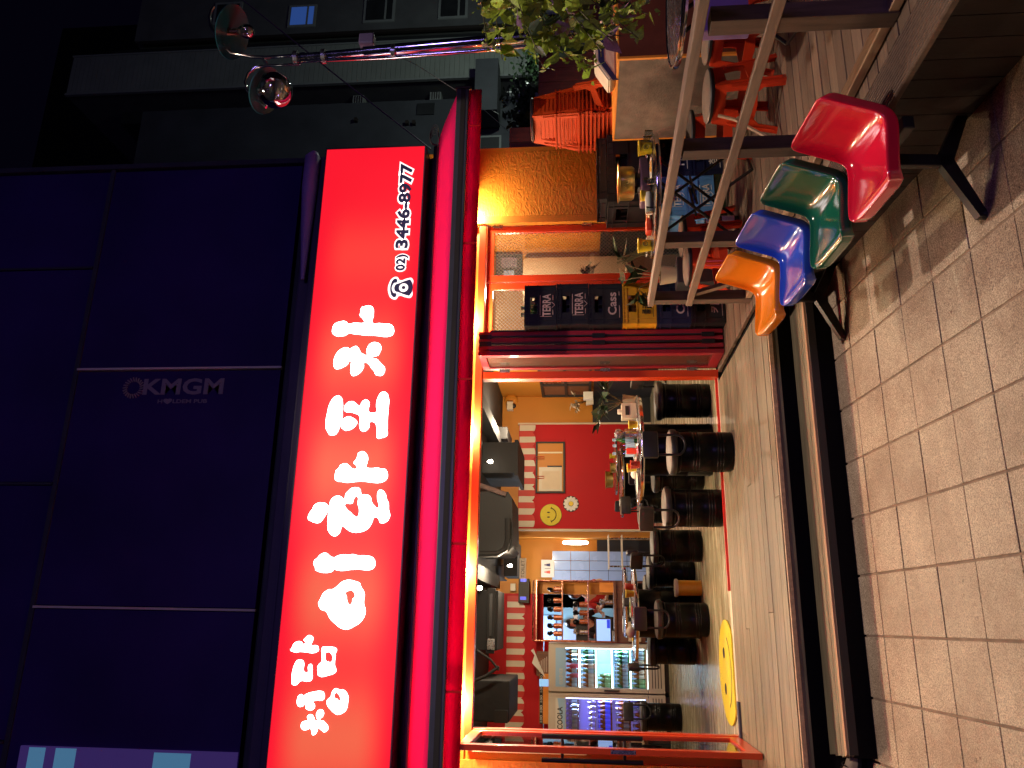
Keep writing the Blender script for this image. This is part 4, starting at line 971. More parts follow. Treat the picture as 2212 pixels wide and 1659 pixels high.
# ------------------------------------------------------------------ glass building above the shop
gb = thing('office_building', 'dark glass fronted building over the shop with thin pale mullions', 'building', (0, 0, 3.0))
def gpart(n, *a, m_='black', bev=0, par=None):
    b = MB(); b.box(*a, bev); b.xf(Matrix.Translation((0, 0, -3.0))); return b.build(n, m_, par or gb)
gpart('core', -8, 4.9, .2, 12, 3.0, 14, m_='riser')
xs1 = [-4.8, -2.37, .07, 2.50, 4.93]
for a, b_ in zip(xs1, xs1[1:]): gpart('pane', a+.02, b_-.02, .03, .05, 4.46, 6.69, m_='darkglass')
xs2 = [-3.6, -1.15, 1.28, 3.70, 4.93]
for a, b_ in zip(xs2, xs2[1:]):
    gpart('pane', a+.02, b_-.02, .03, .05, 6.74, 9.4, m_='darkglass')
for x in xs1[:-1]: gpart('mullion', x-.011, x+.011, -.014, .06, 4.44, 6.68, m_='white')
for x in xs2[:-1]: gpart('mullion', x-.012, x+.012, .01, .06, 6.74, 9.4, m_='bluegrey')
gpart('transom', -8, 4.95, .012, .06, 6.68, 6.73, m_='bluegrey'); gpart('corner_trim', 4.93, 4.99, -.01, .25, 3.0, 9.4, m_='bluegrey')
for z, y, m_ in ((4.20, -.16, 'ledge'), (4.33, -.09, 'ledge'), (4.40, -.03, 'bluegrey')): gpart('sill', -8, 4.90, y, .2, z-.12, z, m_=m_, bev=.02)
b = MB(); b.tube([(3.4, -.19, 1.24), (4.0, -.20, 1.25), (4.5, -.20, 1.26), (4.86, -.20, 1.26), (4.93, -.18, 1.25)], [.02, .06, .085, .085, .04], 14); b.build('tarpaulin_roll', 'tankpurple', gb, smooth=60)
# the lit room behind the glass at the far left
b = MB(); b.box(-2.36, -1.17, -.0, .028, 4.47, 6.55); b.xf(Matrix.Translation((0, 0, -3.0))); lw = b.build('lit_pane', 'mauve', gb)
M['dimviolet'] = emit('dimviolet', (.028, .015, .085), 1); M['dimteal'] = emit('dimteal', (.05, .14, .24), 1)
lw.data.materials.clear(); lw.data.materials.append(M['dimviolet'])
for a in ((-2.3, -1.18, 6.30, 6.46), (-2.3, -1.18, 6.0, 6.2), (-2.3, -1.19, 4.9, 5.25)):
    b = MB(); b.box(a[0], a[1], -.004, .0, a[2], a[3], 0); b.xf(Matrix.Translation((0, 0, -3.0))); b.build('lit_shape', 'dimteal', lw)
# lettering on the upper glass, reading downwards
p0 = at(312, 860, Y=.01)
lz = lambda x, y: at(x, y, Y=.02)
def vtext(s, xa, xb, ya, yb, m_):
    a = lz(xa, ya); b_ = lz(xb, ya); c_ = lz(xa, yb)
    link('lettering', text_mesh(s, m_, (0, 0, -1), (1, 0, 0), (lz(xa, yb).x, .022, a.z), a.z-b_.z, a.x-c_.x, 0, bold=.03), gb, (0, 0, -3.0))
vtext('KMGM', 312, 485, 818, 853, 'decalgrey'); vtext('H\u2665LDEM PUB', 341, 448, 861, 873, 'decalgrey')
c = lz(288, 838); b = MB()
for k in range(22):
    a = 2*pi*k/22; b.tube([(c.x+.07*cos(a), .02, c.z+.07*sin(a)-3.0), (c.x+.115*cos(a+.15), .02, c.z+.115*sin(a+.15)-3.0)], .008, 5)
b.build('emblem', 'decalgrey', gb)

# ------------------------------------------------------------------ the lit sign
SY = -.27; zs0, zs1 = 2.995, 4.075
sg = thing('shop_sign', 'long glowing red shop sign with fat white brush lettering and a phone number', 'sign', (0, SY, zs0))
MB().box(-6, 4.90, .0, .24, 0, zs1-zs0).build('case', 'mauve', sg)
MB().box(-6, 4.90, -.012, -.001, 0.0, zs1-zs0, 0).build('face', 'sign', sg)
for z in (-.012, zs1-zs0): MB().box(-6, 4.91, -.02, .24, z, z+.012).build('frame', 'bluegrey', sg)
MB().box(4.90, 4.912, -.02, .24, 0, zs1-zs0).build('frame', 'bluegrey', sg)
def trace(origin, sc, ring):
    out = []
    for x, y in ring:
        p = src(origin[0]+x*sc, origin[1]+y*sc, Y=SY-.014); out.append((p.x, p.z-zs0))
    return out
A_, B_, C_, D_, E_ = ((1100, 2430), .3014), ((1180, 2130), .2411), ((1180, 1740), .2411), ((1250, 1400), .211), ((1250, 1170), .211)
glyphs = [
 (A_, [(146,428),(165,405),(180,365),(210,330),(260,315),(290,325),(303,348),(342,343),(335,315),(322,298),(350,265),(375,242),(400,237),(432,255),(443,280),(430,320),(415,362),(480,368),(503,380),(511,405),(511,440),(497,447),(470,464),(330,455),(270,452),(210,460),(180,450)], []),
 (A_, [(165,800),(170,730),(190,650),(215,590),(245,560),(280,557),(310,570),(322,610),(318,705),(345,722),(372,725),(380,640),(395,618),(415,613),(427,630),(428,720),(430,790),(415,825),(390,838),(275,835),(215,887),(172,878),(165,840)], []),
 (A_, [(557,410),(570,390),(600,388),(710,393),(740,405),(750,435),(738,460),(730,520),(727,650),(738,670),(737,715),(715,735),(660,755),(515,765),(505,720),(502,660),(515,620),(555,578),(558,500)], [[(605,465),(680,475),(683,585),(635,583),(612,575),(600,515)]]),
 (A_, [(240,1060),(255,1025),(285,1008),(318,1027),(350,1005),(450,975),(550,967),(575,980),(588,1010),(590,1045),(575,1078),(470,1090),(435,1105),(455,1135),(463,1170),(440,1205),(405,1217),(375,1210),(348,1185),(345,1125),(310,1160),(280,1170),(250,1162),(235,1130)], []),
 (A_, [(622,1105),(635,1075),(672,1043),(690,980),(715,945),(742,930),(790,950),(825,945),(860,965),(895,1020),(893,1130),(875,1205),(840,1245),(770,1273),(740,1265),(670,1205),(635,1160)], [[(717,1020),(742,982),(770,997),(790,1097),(755,1070),(718,1050)]]),
 (A_, [(285,1415),(300,1375),(330,1358),(370,1350),(368,1300),(385,1278),(410,1270),(440,1290),(470,1350),(498,1348),(484,1290),(500,1230),(535,1207),(565,1215),(580,1245),(575,1285),(528,1350),(570,1355),(605,1385),(635,1430),(630,1475),(585,1500),(550,1475),(505,1450),(495,1490),(445,1540),(430,1530),(408,1452),(370,1468),(320,1473),(292,1450)], []),
 (B_, [(240,325),(290,280),(340,225),(400,197),(440,200),(510,255),(575,270),(610,248),(700,224),(820,225),(870,218),(950,236),(1100,243),(1180,260),(1215,295),(1230,330),(1230,405),(1205,440),(1160,470),(960,465),(830,470),(700,487),(610,478),(560,465),(535,495),(480,515),(420,520),(350,512),(290,492),(260,472),(258,435),(240,405)], []),
 (B_, [(310,1020),(350,930),(385,860),(440,815),(485,792),(535,790),(610,745),(680,680),(740,648),(810,637),(900,655),(980,690),(1000,745),(1050,830),(1060,880),(1050,950),(1050,1040),(1070,1105),(1070,1180),(1050,1245),(965,1350),(880,1400),(820,1432),(760,1445),(650,1410),(600,1365),(510,1285),(425,1145),(370,1130),(325,1080)], [[(742,858),(800,810),(840,805),(885,830),(907,880),(900,920),(868,950),(862,1000),(840,1035),(815,1040),(785,1010),(768,950),(765,900)]]),
 (C_, [(580,610),(582,530),(600,465),(645,425),(665,385),(710,362),(765,357),(810,390),(860,435),(932,435),(930,400),(915,370),(884,347),(915,300),(945,240),(955,195),(985,168),(1030,157),(1065,168),(1105,225),(1115,280),(1098,350),(1085,410),(1110,425),(1200,432),(1280,422),(1330,445),(1380,437),(1420,475),(1437,530),(1425,600),(1375,645),(1290,668),(1200,665),(1030,645),(850,657),(750,665),(680,650),(625,645)], []),
 (C_, [(143,1265),(165,1160),(210,1100),(240,1040),(300,1000),(370,992),(435,1010),(475,1090),(450,1150),(400,1230),(370,1275),(315,1320),(240,1317),(180,1290)], []),
 (C_, [(495,1000),(515,950),(550,910),(625,882),(685,900),(715,940),(727,960),(745,900),(755,850),(800,800),(850,757),(915,745),(980,760),(1015,858),(1080,860),(1140,880),(1165,925),(1170,970),(1215,1035),(1285,1080),(1298,1050),(1295,1020),(1278,970),(1270,870),(1280,820),(1305,788),(1345,787),(1405,860),(1420,930),(1450,1000),(1455,1110),(1475,1200),(1465,1235),(1425,1298),(1315,1320),(1305,1290),(1270,1238),(1210,1238),(1190,1290),(1130,1400),(1080,1440),(960,1478),(880,1477),(815,1455),(710,1378),(692,1378),(650,1490),(610,1525),(560,1540),(490,1485),(465,1440),(460,1380),(468,1200),(490,1060)], [[(738,1018),(860,1000),(880,940),(920,888),(950,895),(952,1020),(972,1080),(965,1190),(940,1228),(900,1215),(830,1150),(760,1085)]]),
 (D_, [(160,1300),(165,1180),(190,1060),(215,950),(260,850),(310,785),(385,752),(430,765),(455,800),(472,900),(468,1040),(462,1200),(440,1280),(410,1350),(360,1450),(330,1475),(270,1490),(230,1480),(195,1430),(165,1370)], []),
 (D_, [(515,945),(560,885),(630,857),(690,870),(795,935),(830,875),(870,838),(915,828),(950,845),(968,890),(960,1050),(1040,1070),(1095,1060),(1100,920),(1125,800),(1180,705),(1230,677),(1280,690),(1320,745),(1318,1050),(1308,1200),(1305,1380),(1298,1490),(1260,1520),(1200,1535),(1118,1540),(1112,1470),(1105,1330),(1090,1280),(1050,1240),(970,1248),(965,1330),(930,1385),(858,1418),(810,1390),(788,1340),(780,1120),(715,1085),(615,1055),(515,1040)], []),
 (D_, [(462,1270),(475,1215),(510,1170),(560,1145),(600,1140),(640,1155),(720,1205),(738,1240),(735,1270),(700,1320),(640,1370),(580,1392),(510,1397),(485,1375),(460,1360)], []),
 (E_, [(280,610),(295,550),(325,505),(420,463),(525,455),(570,495),(625,505),(680,483),(800,490),(850,487),(877,465),(850,410),(793,335),(805,300),(810,250),(830,195),(880,177),(960,165),(1015,178),(1045,225),(1045,330),(1040,495),(1100,497),(1150,490),(1210,500),(1280,500),(1370,515),(1410,550),(1423,590),(1422,665),(1375,720),(1090,718),(850,705),(700,690),(570,680),(520,715),(440,725),(325,715),(280,660)], []),
 (E_, [(308,1280),(308,1190),(330,1110),(370,1040),(420,990),(510,945),(570,947),(612,968),(650,945),(720,918),(750,935),(780,975),(815,1045),(870,1070),(925,1088),(918,1010),(940,940),(975,885),(1035,850),(1100,848),(1165,880),(1188,925),(1188,970),(1170,1015),(1130,1085),(1025,1125),(1055,1148),(1110,1160),(1190,1245),(1250,1305),(1258,1360),(1245,1410),(1190,1465),(1130,1460),(1090,1450),(1060,1385),(1010,1330),(955,1250),(870,1222),(865,1290),(845,1345),(790,1415),(710,1460),(660,1468),(632,1440),(625,1290),(615,1185),(560,1255),(440,1325),(400,1337),(340,1337)], [])]
for (o_, sc), ring, holes in glyphs:
    q = outline('letter', trace(o_, sc, ring), [trace(o_, sc, h) for h in holes], 'signwhite', sg, .004)
    q.location = (0, -.017, 0)
# phone number: navy figures with a broad white border
def phone(s, ya, yb, xt, xb):
    pl = src(xb, yb, Y=SY-.02); pr = src(xt, ya, Y=SY-.02)
    pl2 = at(xb/1.8228, yb/1.8228, Y=SY-.02); w_ = pr.x-pl.x
    top = src(xt, (ya+yb)/2, Y=SY-.02).z; bot = src(xb, (ya+yb)/2, Y=SY-.02).z; h_ = top-bot
    cu = bpy.data.curves.new('t', 'FONT'); cu.body = s; cu.offset = .012
    link('phone_number', text_mesh(s, 'signnavy', (1, 0, 0), (0, 0, 1), (pl.x, -.026, bot-zs0), w_, h_, 0, bold=.042), sg)
    link('phone_number_border', text_mesh(s, 'signwhite2', (1, 0, 0), (0, 0, 1), (pl.x, -.021, bot-zs0), w_, h_, 0, bold=.125, box=TB[s]), sg)
phone('3446-8977', 645, 978, 1566, 1617); phone('02)', 1003, 1066, 1559, 1607)
def icon(s_):
    c = src(1578, 1134, Y=SY-.02); c = Vector((c.x, 0, c.z-zs0)); return c
c = icon(0); k_ = .0031
def ipoly(name, pts, m_, y): 
    return outline(name, [(c.x+p[0]*k_, c.z+p[1]*k_) for p in pts], [], m_, sg, .001).__setattr__('location', (0, y, 0))
ipoly('phone_icon_border', [(-40, 14), (-36, 30), (-18, 40), (0, 43), (18, 40), (36, 30), (40, 14), (28, 4), (34, -20), (34, -36), (0, -38), (-34, -36), (-34, -20), (-28, 4)], 'signwhite2', -.020)
ipoly('phone_icon', [(-33, 17), (-30, 26), (-15, 33), (0, 35), (15, 33), (30, 26), (33, 17), (20, 14), (17, 24), (-17, 24), (-20, 14)], 'signnavy', -.026)
ipoly('phone_icon', [(-11, 18), (11, 18), (16, 6), (27, -22), (28, -31), (-28, -31), (-27, -22), (-16, 6)], 'signnavy', -.026)
ipoly('phone_icon', [(15*cos(a), -10+15*sin(a)) for a in [2*pi*k/16 for k in range(16)]], 'signwhite2', -.028)
ipoly('phone_icon', [(6*cos(a), -10+6*sin(a)) for a in [2*pi*k/12 for k in range(12)]], 'signnavy', -.030)

# ------------------------------------------------------------------ awning
aw = thing('awning', 'long red cloth awning with a hanging red front flap below the sign', 'awning', (0, 0, 0))
zr = 2.50; Yr = -.95
def strip(n, pts, x0, x1, m_, seams=0, thick=.0025):
    b = MB(); N = 40
    for (ya, za), (yb, zb_) in zip(pts, pts[1:]):
        for i in range(N):
            xa, xb = x0+(x1-x0)*i/N, x0+(x1-x0)*(i+1)/N
            f = lambda x, y, z: (x, y+.002*sin(x*3.1+z*9), z+.002*sin(x*2.3+y*5))
            b.quad(f(xa, ya, za), f(xb, ya, za), f(xb, yb, zb_), f(xa, yb, zb_))
    bmesh.ops.remove_doubles(b.b, verts=b.b.verts, dist=.0005)
    o = b.build(n, m_, aw, smooth=80); sm_ = o.modifiers.new('t', 'SOLIDIFY'); sm_.thickness = thick; return o
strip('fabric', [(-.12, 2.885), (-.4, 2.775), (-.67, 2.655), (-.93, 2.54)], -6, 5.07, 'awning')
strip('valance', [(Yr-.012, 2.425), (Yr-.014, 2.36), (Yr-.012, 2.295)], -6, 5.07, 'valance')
for x in (-.53, .62, 2.05, 3.38, 4.65): MB().box(x-.008, x+.008, Yr-.017, Yr-.0155, 2.298, 2.425).build('seam', 'redwall', aw)
MB().box(-6, 5.075, Yr-.03, Yr+.03, 2.425, 2.545, .008).build('front_rail', 'bluegrey', aw); MB().box(-6, 5.07, Yr-.034, Yr-.031, 2.455, 2.50).build('rail_groove', 'duct', aw)
MB().box(5.075, 5.10, Yr-.04, Yr+.035, 2.40, 2.56, .01).build('end_cap', 'ink', aw)
MB().cyl((-6, -.10, 2.90), .035, .035, 11.0, 14, axis='X').build('roller', 'bluegrey', aw, smooth=50)
MB().box(-6, 4.98, -.16, -.13, 2.86, 2.885).build('roller_trim', 'trimwood', aw)
for x, d in ((-1.3, 1), (1.6, 1), (2.6, 1), (4.4, -1)):
    b = MB(); b.tube([(x, -.08, 2.47), (x+d*.75, -.52, 2.40), (x+d*.12, Yr+.035, 2.345)], [.026, .026, .02], 8); b.build('arm', 'duct', aw, smooth=50)
    MB().cyl((x+d*.75, -.52, 2.38), .035, .035, .07, 12).build('joint', 'black', aw)
# dark crumpled sheet between sign and awning
b = MB(); N = 90
for i in range(N):
    xa, xb = -6+10.9*i/N, -6+10.9*(i+1)/N
    f = lambda x, t: (x, -.02-.10*t-.03*sin(x*7+t*4)*t-.015*sin(x*17), 3.0-.16*t+.01*sin(x*5))
    for t in range(3): b.quad(f(xa, t/3), f(xb, t/3), f(xb, (t+1)/3), f(xa, (t+1)/3))
tag(b.build('cover_sheet', 'tarp', None, smooth=60), 'crumpled dark purple sheet tucked between the red sign and the awning', 'cover')
# cables
def cable(name, label, pts, r, m_='mauve', sag=0):
    b = MB(); P_ = []
    for p, q in zip(pts, pts[1:]):
        for k in range(8):
            t = k/8; P_.append(Vector(p)*(1-t)+Vector(q)*t-Vector((0, 0, sag*4*t*(1-t))))
    P_.append(Vector(pts[-1])); b.tube(P_, r, 5); return tag(b.build(name, m_), label, 'cable')
cable('cable', 'dark cable rising from the end of the red sign to the upper right', [at(930, 322, Y=-.1), at(735, 170, Y=.4), at(515, -8, Y=1.0)], .009)
cable('cable', 'thin pale wire from the awning end past the lamp post', [at(985, 195, Y=-.9), at(900, 140, Y=-.4), at(812, 100, Y=-.2)], .0035, 'concrete')
cable('cable', 'thin wire hanging between the grey block and the wooden fence', [at(1020, 215, Y=2), at(1098, 283, Y=1.0)], .004, 'concrete')
b = MB()
for k in range(5):
    c = at(938+k*2, 302-k*3, Y=-.2); b.tube([c+Vector((.07*cos(t)*(1+.2*k), .02*sin(t*2), .05*sin(t)+.01*k)) for t in [2*pi*j/14 for j in range(15)]], .0035, 5)
tag(b.build('cable_bundle', 'concrete'), 'tangled coil of grey wire at the right end of the awning', 'cable')

# ------------------------------------------------------------------ beer crates by the folded door
def crate(name, label, x0, x1, y0, y1, z0, z1, m_, word, tcol='decalpink', rz=0, group='beer crates stacked in front of the glass door', sub=None, open_=True):
    cx, cy = (x0+x1)/2, (y0+y1)/2; hx, hy, h = (x1-x0)/2, (y1-y0)/2, z1-z0
    t = thing(name, label, 'crate', (cx, cy, z0), rz, group); th = .012
    b = MB()
    # side walls with hand holes
    for s in (-1, 1):
        for (a0, a1, c0, c1) in ((-hx, hx, 0, h*.58), (-hx, -hx*.42, h*.58, h*.82), (hx*.42, hx, h*.58, h*.82), (-hx, hx, h*.82, h)):
            b.box(a0, a1, s*hy-(th if s > 0 else 0), s*hy+(0 if s > 0 else th), c0, c1)
        for (a0, a1, c0, c1) in ((-hy+th, hy-th, 0, h*.58), (-hy+th, -hy*.42, h*.58, h*.82), (hy*.42, hy-th, h*.58, h*.82), (-hy+th, hy-th, h*.82, h)):
            b.box(s*hx-(th if s > 0 else 0), s*hx+(0 if s > 0 else th), a0, a1, c0, c1)
    b.box(-hx+th, hx-th, -hy+th, hy-th, 0, .01)
    b.build('body', m_, t)
    r = MB()
    for z in (.0, h*.56, h*.86, h-.012): r.box(-hx-.006, hx+.006, -hy-.007, -hy, z, z+.010); r.box(-hx-.007, -hx, -hy, hy, z, z+.010)
    for x in (-hx-.002, -hx*.78, hx*.78, hx-.008): r.box(x, x+.009, -hy-.0065, -hy, 0, h)
    for x in [-hx*.6+hx*.2*k for k in range(7)]: r.box(x, x+.006, -hy-.005, -hy, h*.86, h)
    for y in (-hy, -hy*.6, hy*.6): r.box(-hx-.0065, -hx, y, y+.008, 0, h)
    r.build('ribs', m_, t)
    d = MB()
    for k in range(1, 5): d.box(-hx+th, hx-th, -hy+2*hy*k/5-.003, -hy+2*hy*k/5+.003, .01, h*.7)
    for k in range(1, 4): d.box(-hx+2*hx*k/4-.003, -hx+2*hx*k/4+.003, -hy+th, hy-th, .01, h*.7)
    d.build('dividers', m_, t)
    if word: link('lettering', text_mesh(word, tcol, (1, 0, 0), (0, 0, 1), (-hx*.56, -hy-.009, h*.17), hx*1.12, h*.26, 0, bold=.02), t)
    if word == 'TERRA':
        lg = MB()
        for p, q in (((-.10, h*.50), (.10, h*.50)), ((-.115, h*.14), (-.115, h*.50)), ((-.03, h*.14), (0, h*.04)), ((0, h*.04), (.03, h*.14)), ((-.10, h*.1), (-.05, h*.1)), ((.05, h*.1), (.10, h*.1))):
            lg.tube([(p[0], -hy-.009, p[1]), (q[0], -hy-.009, q[1])], .0025, 4)
        lg.build('logo_lines', tcol, t)
    elif word: 
        lg = MB(); lg.box(-hx*.7, -hx*.1, -hy-.009, -hy-.008, h*.08, h*.095); lg.box(hx*.4, hx*.6, -hy-.009, -hy-.008, h*.08, h*.095); lg.build('logo_lines', tcol, t)
    return t
Yc = -.62; hs = [0, .315, .63, .945, 1.26, 1.565, 1.87]
cr = [('blackplastic', '\uce74\uc2a4', 'decalpink', 'dark crate at the very bottom of the tall stack'), ('bluecrate', 'Cass', 'decalpink', 'dark blue beer crate second from the bottom of the tall stack'),
      ('yellowcrate', '\ud074\ub77c\uc6b0\ub4dc', 'ink', 'yellow beer crate in the middle of the tall dark stack'), ('blackplastic', 'Cass', 'decalpink', 'near black beer crate directly on the yellow one'),
      ('blackplastic', 'TERRA', 'decalpink', 'black beer crate second from the top of the tall stack'), ('blackplastic', 'TERRA', 'decalpink', 'black beer crate on the very top of the stack with green bottles inside')]
for i, (m_, wd, tc_, lb) in enumerate(cr):
    dx = rnd.uniform(-.006, .006)
    crate('beer_crate', lb, 2.685+dx, 3.09+dx, Yc, Yc+.5, hs[i]+.003, hs[i+1], m_, wd, tc_)
o = link('bottle', BT['green'], None, (2.9, Yc+.1, 1.60)); o.scale = (1.3,)*3; tag(o, 'green bottle showing in the hand hole of the top crate', 'bottle', 'bottles in the top crate'); o = link('bottle', BT['green'], None, (2.83, Yc+.1, 1.60)); o.scale = (1.3,)*3; tag(o, 'green bottle showing in the hand hole of the top crate', 'bottle', 'bottles in the top crate')
# crates further right on the terrace
G2 = 'crates against the orange wall'
crate('beer_crate', 'dark blue crate lettered in white, lower right of the pile by the orange wall', 4.02, 4.55, -.95, -.55, .0, .30, 'bluecrate', '\ucc38\uc774\uc2ac', 'paper', 0, G2)
crate('beer_crate', 'dark blue crate on top of the other dark blue one by the orange wall', 4.02, 4.55, -.95, -.55, .302, .60, 'bluecrate', 'FRESH', 'paper', 0, G2)
crate('beer_crate', 'pale blue beer crate under the folding table', 3.60, 4.0, -.98, -.58, .10, .36, 'bluecrate2', 'TERRA', 'paper', 0, G2)
crate('beer_crate', 'second pale blue beer crate on top of the other pale blue one', 3.60, 4.0, -.98, -.58, .362, .62, 'bluecrate2', 'TERRA', 'paper', 0, G2)
tag(MB().box(3.58, 4.02, -.98, -.55, 0, .098, .004).build('plastic_pallet', 'greenglassdark'), 'dark green plastic tray under the pale blue crates', 'tray')
crate('bottle_crate', 'large black open crate with dividers on the pile by the orange wall', 3.72, 4.42, -1.06, -.55, .625, 1.08, 'blackplastic', None, group=G2)
crate('bottle_crate', 'topmost black crate tilted on the pile by the orange wall', 3.76, 4.40, -1.04, -.60, 1.085, 1.17, 'blackplastic', None, group=G2)

# ------------------------------------------------------------------ plastic stools
def side_panel(b, a, h, top, bot, th, zb=0):
    """One side of the tapered stool: a frame with an opening, a band and two legs."""
    R = Matrix.Rotation(a, 4, 'Z')
    hw = lambda z: bot+(top-bot)*z/h
    def P(u, z, d=0): return (R @ Vector((u*hw(z), -hw(z)+d, z)))
    def piece(pts): 
        v0 = [P(u, z) for u, z in pts]; b.prism(v0, R @ Vector((0, th, 0)))
    piece([(-1, h), (1, h), (1, h*.84), (-1, h*.84)])
    piece([(-1, h*.84), (-.62, h*.84), (-.66, h*.62), (-.62, h*.52), (-1, h*.52)]); piece([(1, h*.84), (1, h*.52), (.62, h*.52), (.66, h*.62), (.62, h*.84)])
    piece([(-1, h*.52), (-.62, h*.52), (.62, h*.52), (1, h*.52), (1, h*.38), (.5, h*.38), (.0, h*.36), (-.5, h*.38), (-1, h*.38)])
    piece([(-1, h*.38), (-.55, h*.38), (-.72, h*.3), (-.74, 0), (-1, 0)]); piece([(1, h*.38), (1, 0), (.74, 0), (.72, h*.3), (.55, h*.38)])
    for u in (-.86, .86): b.tube([P(u, h*.78, -.003), P(u, h*.05, -.003)], .006, 6)
def stool_mesh(m_, h=.43, top=.135, bot=.195):
    b = MB()
    for k in range(4): side_panel(b, k*pi/2, h, top, bot, .009)
    b.box(-top, top, -top, top, h-.004, h+.006, .004)
    return b.mesh('seat_frame', m_, 40)
RS, OS = stool_mesh('stoolred'), stool_mesh('stoolorange')
b = MB()
for k in range(4): side_panel(b, k*pi/2, .43, .135, .195, .009)
b.box(-.135, .135, -.135, .135, .426, .436, .004)
for z in (.215, .0):
    q = .135+.06*(1-z/.43)+.011
    for a in ((-q, q, -q, -q+.02), (-q, q, q-.02, q), (-q, -q+.02, -q, q), (q-.02, q, -q, q)): b.box(a[0], a[1], a[2], a[3], z, z+.014)
OSK = b.mesh('seat_frame', 'stoolorange', 40)
padm = MB().lathe([(0, 0), (.165, 0), (.18, .006), (.182, .024), (.172, .032)], seg=32).mesh('seat_rim', 'black', 50)
padt = MB().lathe([(.172, .032), (.15, .038), (0, .04)], seg=32).mesh('seat_pad', 'greypanel', 60)
def pstool(label, c, rz, me=RS, pad=True, group='plastic stools on the terrace', rot=None):
    t = thing('plastic_stool', label, 'stool', c, rz, group); link('seat_frame', me, t)
    if pad: link('seat_rim', padm, t, (0, 0, .436)); link('seat_pad', padt, t, (0, 0, .436))
    if rot: t.rotation_euler = rot
    return t
pstool('red plastic stool with a grey pad behind the railing, in front of the counter', (3.47, -2.86, 0), .5)
pstool('red plastic stool beside the counter corner, cut by the second railing post', (3.88, -2.95, 0), .3)
pstool('red plastic stool between the counter and the folding table', (3.75, -2.02, 0), .9)
pstool('red plastic stool with a dark pad nearest to the railing end', (2.86, -1.50, 0), .35)
pstool('red plastic stool half hidden under the left side of the folding table', (3.22, -1.30, 0), .7)
pstool('red plastic stool under the round table at the right edge of the terrace', (4.3, -3.4, 0), .2)
# stack of stools
base = box_thing('stack_base', 'plain dark box carrying the stack of orange stools', (4.66, -1.0, 0), (.42, .42, .79), 'woodbrown', 'box')
for k in range(15):
    last = k == 14
    o = link('plastic_stool', OSK, None, (4.66, -1.0, .80+k*.038), (0, 0, .35+rnd.uniform(-.02, .02))); o.scale = (1.12, 1.12, 1.02)
    tag(o, 'topmost orange stool of the tall stack, with a pale rim' if last else 'orange plastic stool nested in the tall stack by the orange wall', 'stool', 'stacked orange plastic stools')
    if last: link('seat_rim', padm, o, (0, 0, .425))
pstool('orange plastic stool lying upside down behind the counter with its leg sticking up', at(1282, 208, Y=-1.12), 0, OS, False, 'plastic stools on the terrace', (radians(150), radians(38), .4))

# ------------------------------------------------------------------ counter with bags
sc_ = thing('serving_counter', 'tall box counter with a rough grey side, brown front and orange edges', 'counter', (4.2, -2.38, 0))
MB().box(.012, 1.3, .012, 1.08, 0, 1.03).build('core', 'brownpanel', sc_)
MB().box(0, .012, .02, 1.07, .0, 1.018).build('side_panel', 'greypanel', sc_); MB().box(.02, 1.3, 0, .012, 0, 1.018).build('front_panel', 'brownpanel', sc_)
MB().box(-.002, .02, -.002, .02, 0, 1.018, .002).build('edge_trim', 'orangeedge', sc_); MB().box(-.002, 1.3, -.002, 1.08, 1.018, 1.035, .002).build('top', 'orangeedge', sc_)
MB().box(-.003, .0135, 1.062, 1.082, 0, 1.018).build('edge_trim', 'orangeedge', sc_)
def bag(name, label, pts, Y, dep, band=True):
    P_ = [at(x, y, Y=Y) for x, y in pts]; P_[0].z = P_[1].z = 1.036; c = Vector((P_[0].x, Y, 1.036)); t = thing(name, label, 'bag', c)
    b = MB(); b.prism([p-c for p in P_], (0, dep, 0)); bmesh.ops.bevel(b.b, geom=list(b.b.edges), offset=.012, segments=2, affect='EDGES')
    b.build('body', 'bagcloth', t, smooth=50)
    if band:
        a0, a1 = P_[-1]-c, P_[2]-c; n = len(P_)
        b = MB(); tl_, tr_ = P_[3]-c, P_[2]-c
        top = [P_[k]-c for k in range(2, n)]
        for p, q in zip(top, top[1:]):
            d = Vector((0, -.004, -.028)); e = Vector((0, -.004, -.075)); b.quad(p+d, q+d, q+e, p+e)
        b.build('navy_band', 'navy', t)
        if len(top) > 1:
            p, q = top[-1], top[0]
            link('lettering', text_mesh('dry cleaning laundry', 'paper', (q-p).normalized() if (q-p).length else (1, 0, 0), (0, 0, 1), p+Vector((.03, -.006, -.058)), (q-p).length*.85, .022, 0), t)
    return t
bag('shopping_bag', 'cream cloth bag with a navy lettered band standing on the counter', [(1334, 62), (1334, 162), (1316, 174), (1285, 132), (1283, 62)], -2.15, .18)
bag('shopping_bag', 'second pale bag with a dark band behind leaves on the counter', [(1334, 0), (1334, 52), (1300, 55), (1296, 0)], -2.0, .2)
b = MB(); b.sphere((0, 0, 0), .1, 10, (1.3, .7, .55)); 
for v in b.b.verts: v.co += Vector((rnd.uniform(-.012, .012),)*3)
p = at(1322, 62, Y=-2.2); p.z = 1.09; tag(b.build('plastic_bag', 'clearglass', None, loc=p), 'translucent plastic bag lying in front of the cloth bag', 'bag')
p = at(1311, 55, Y=-1.6); tag(MB().cyl((0, 0, 0), .012, .012, .5, 10, axis='X').build('blue_tube', 'bluecrate2', None, loc=at(1300, 95, Y=-1.7)), 'short blue tube above the cloth bags', 'tube')

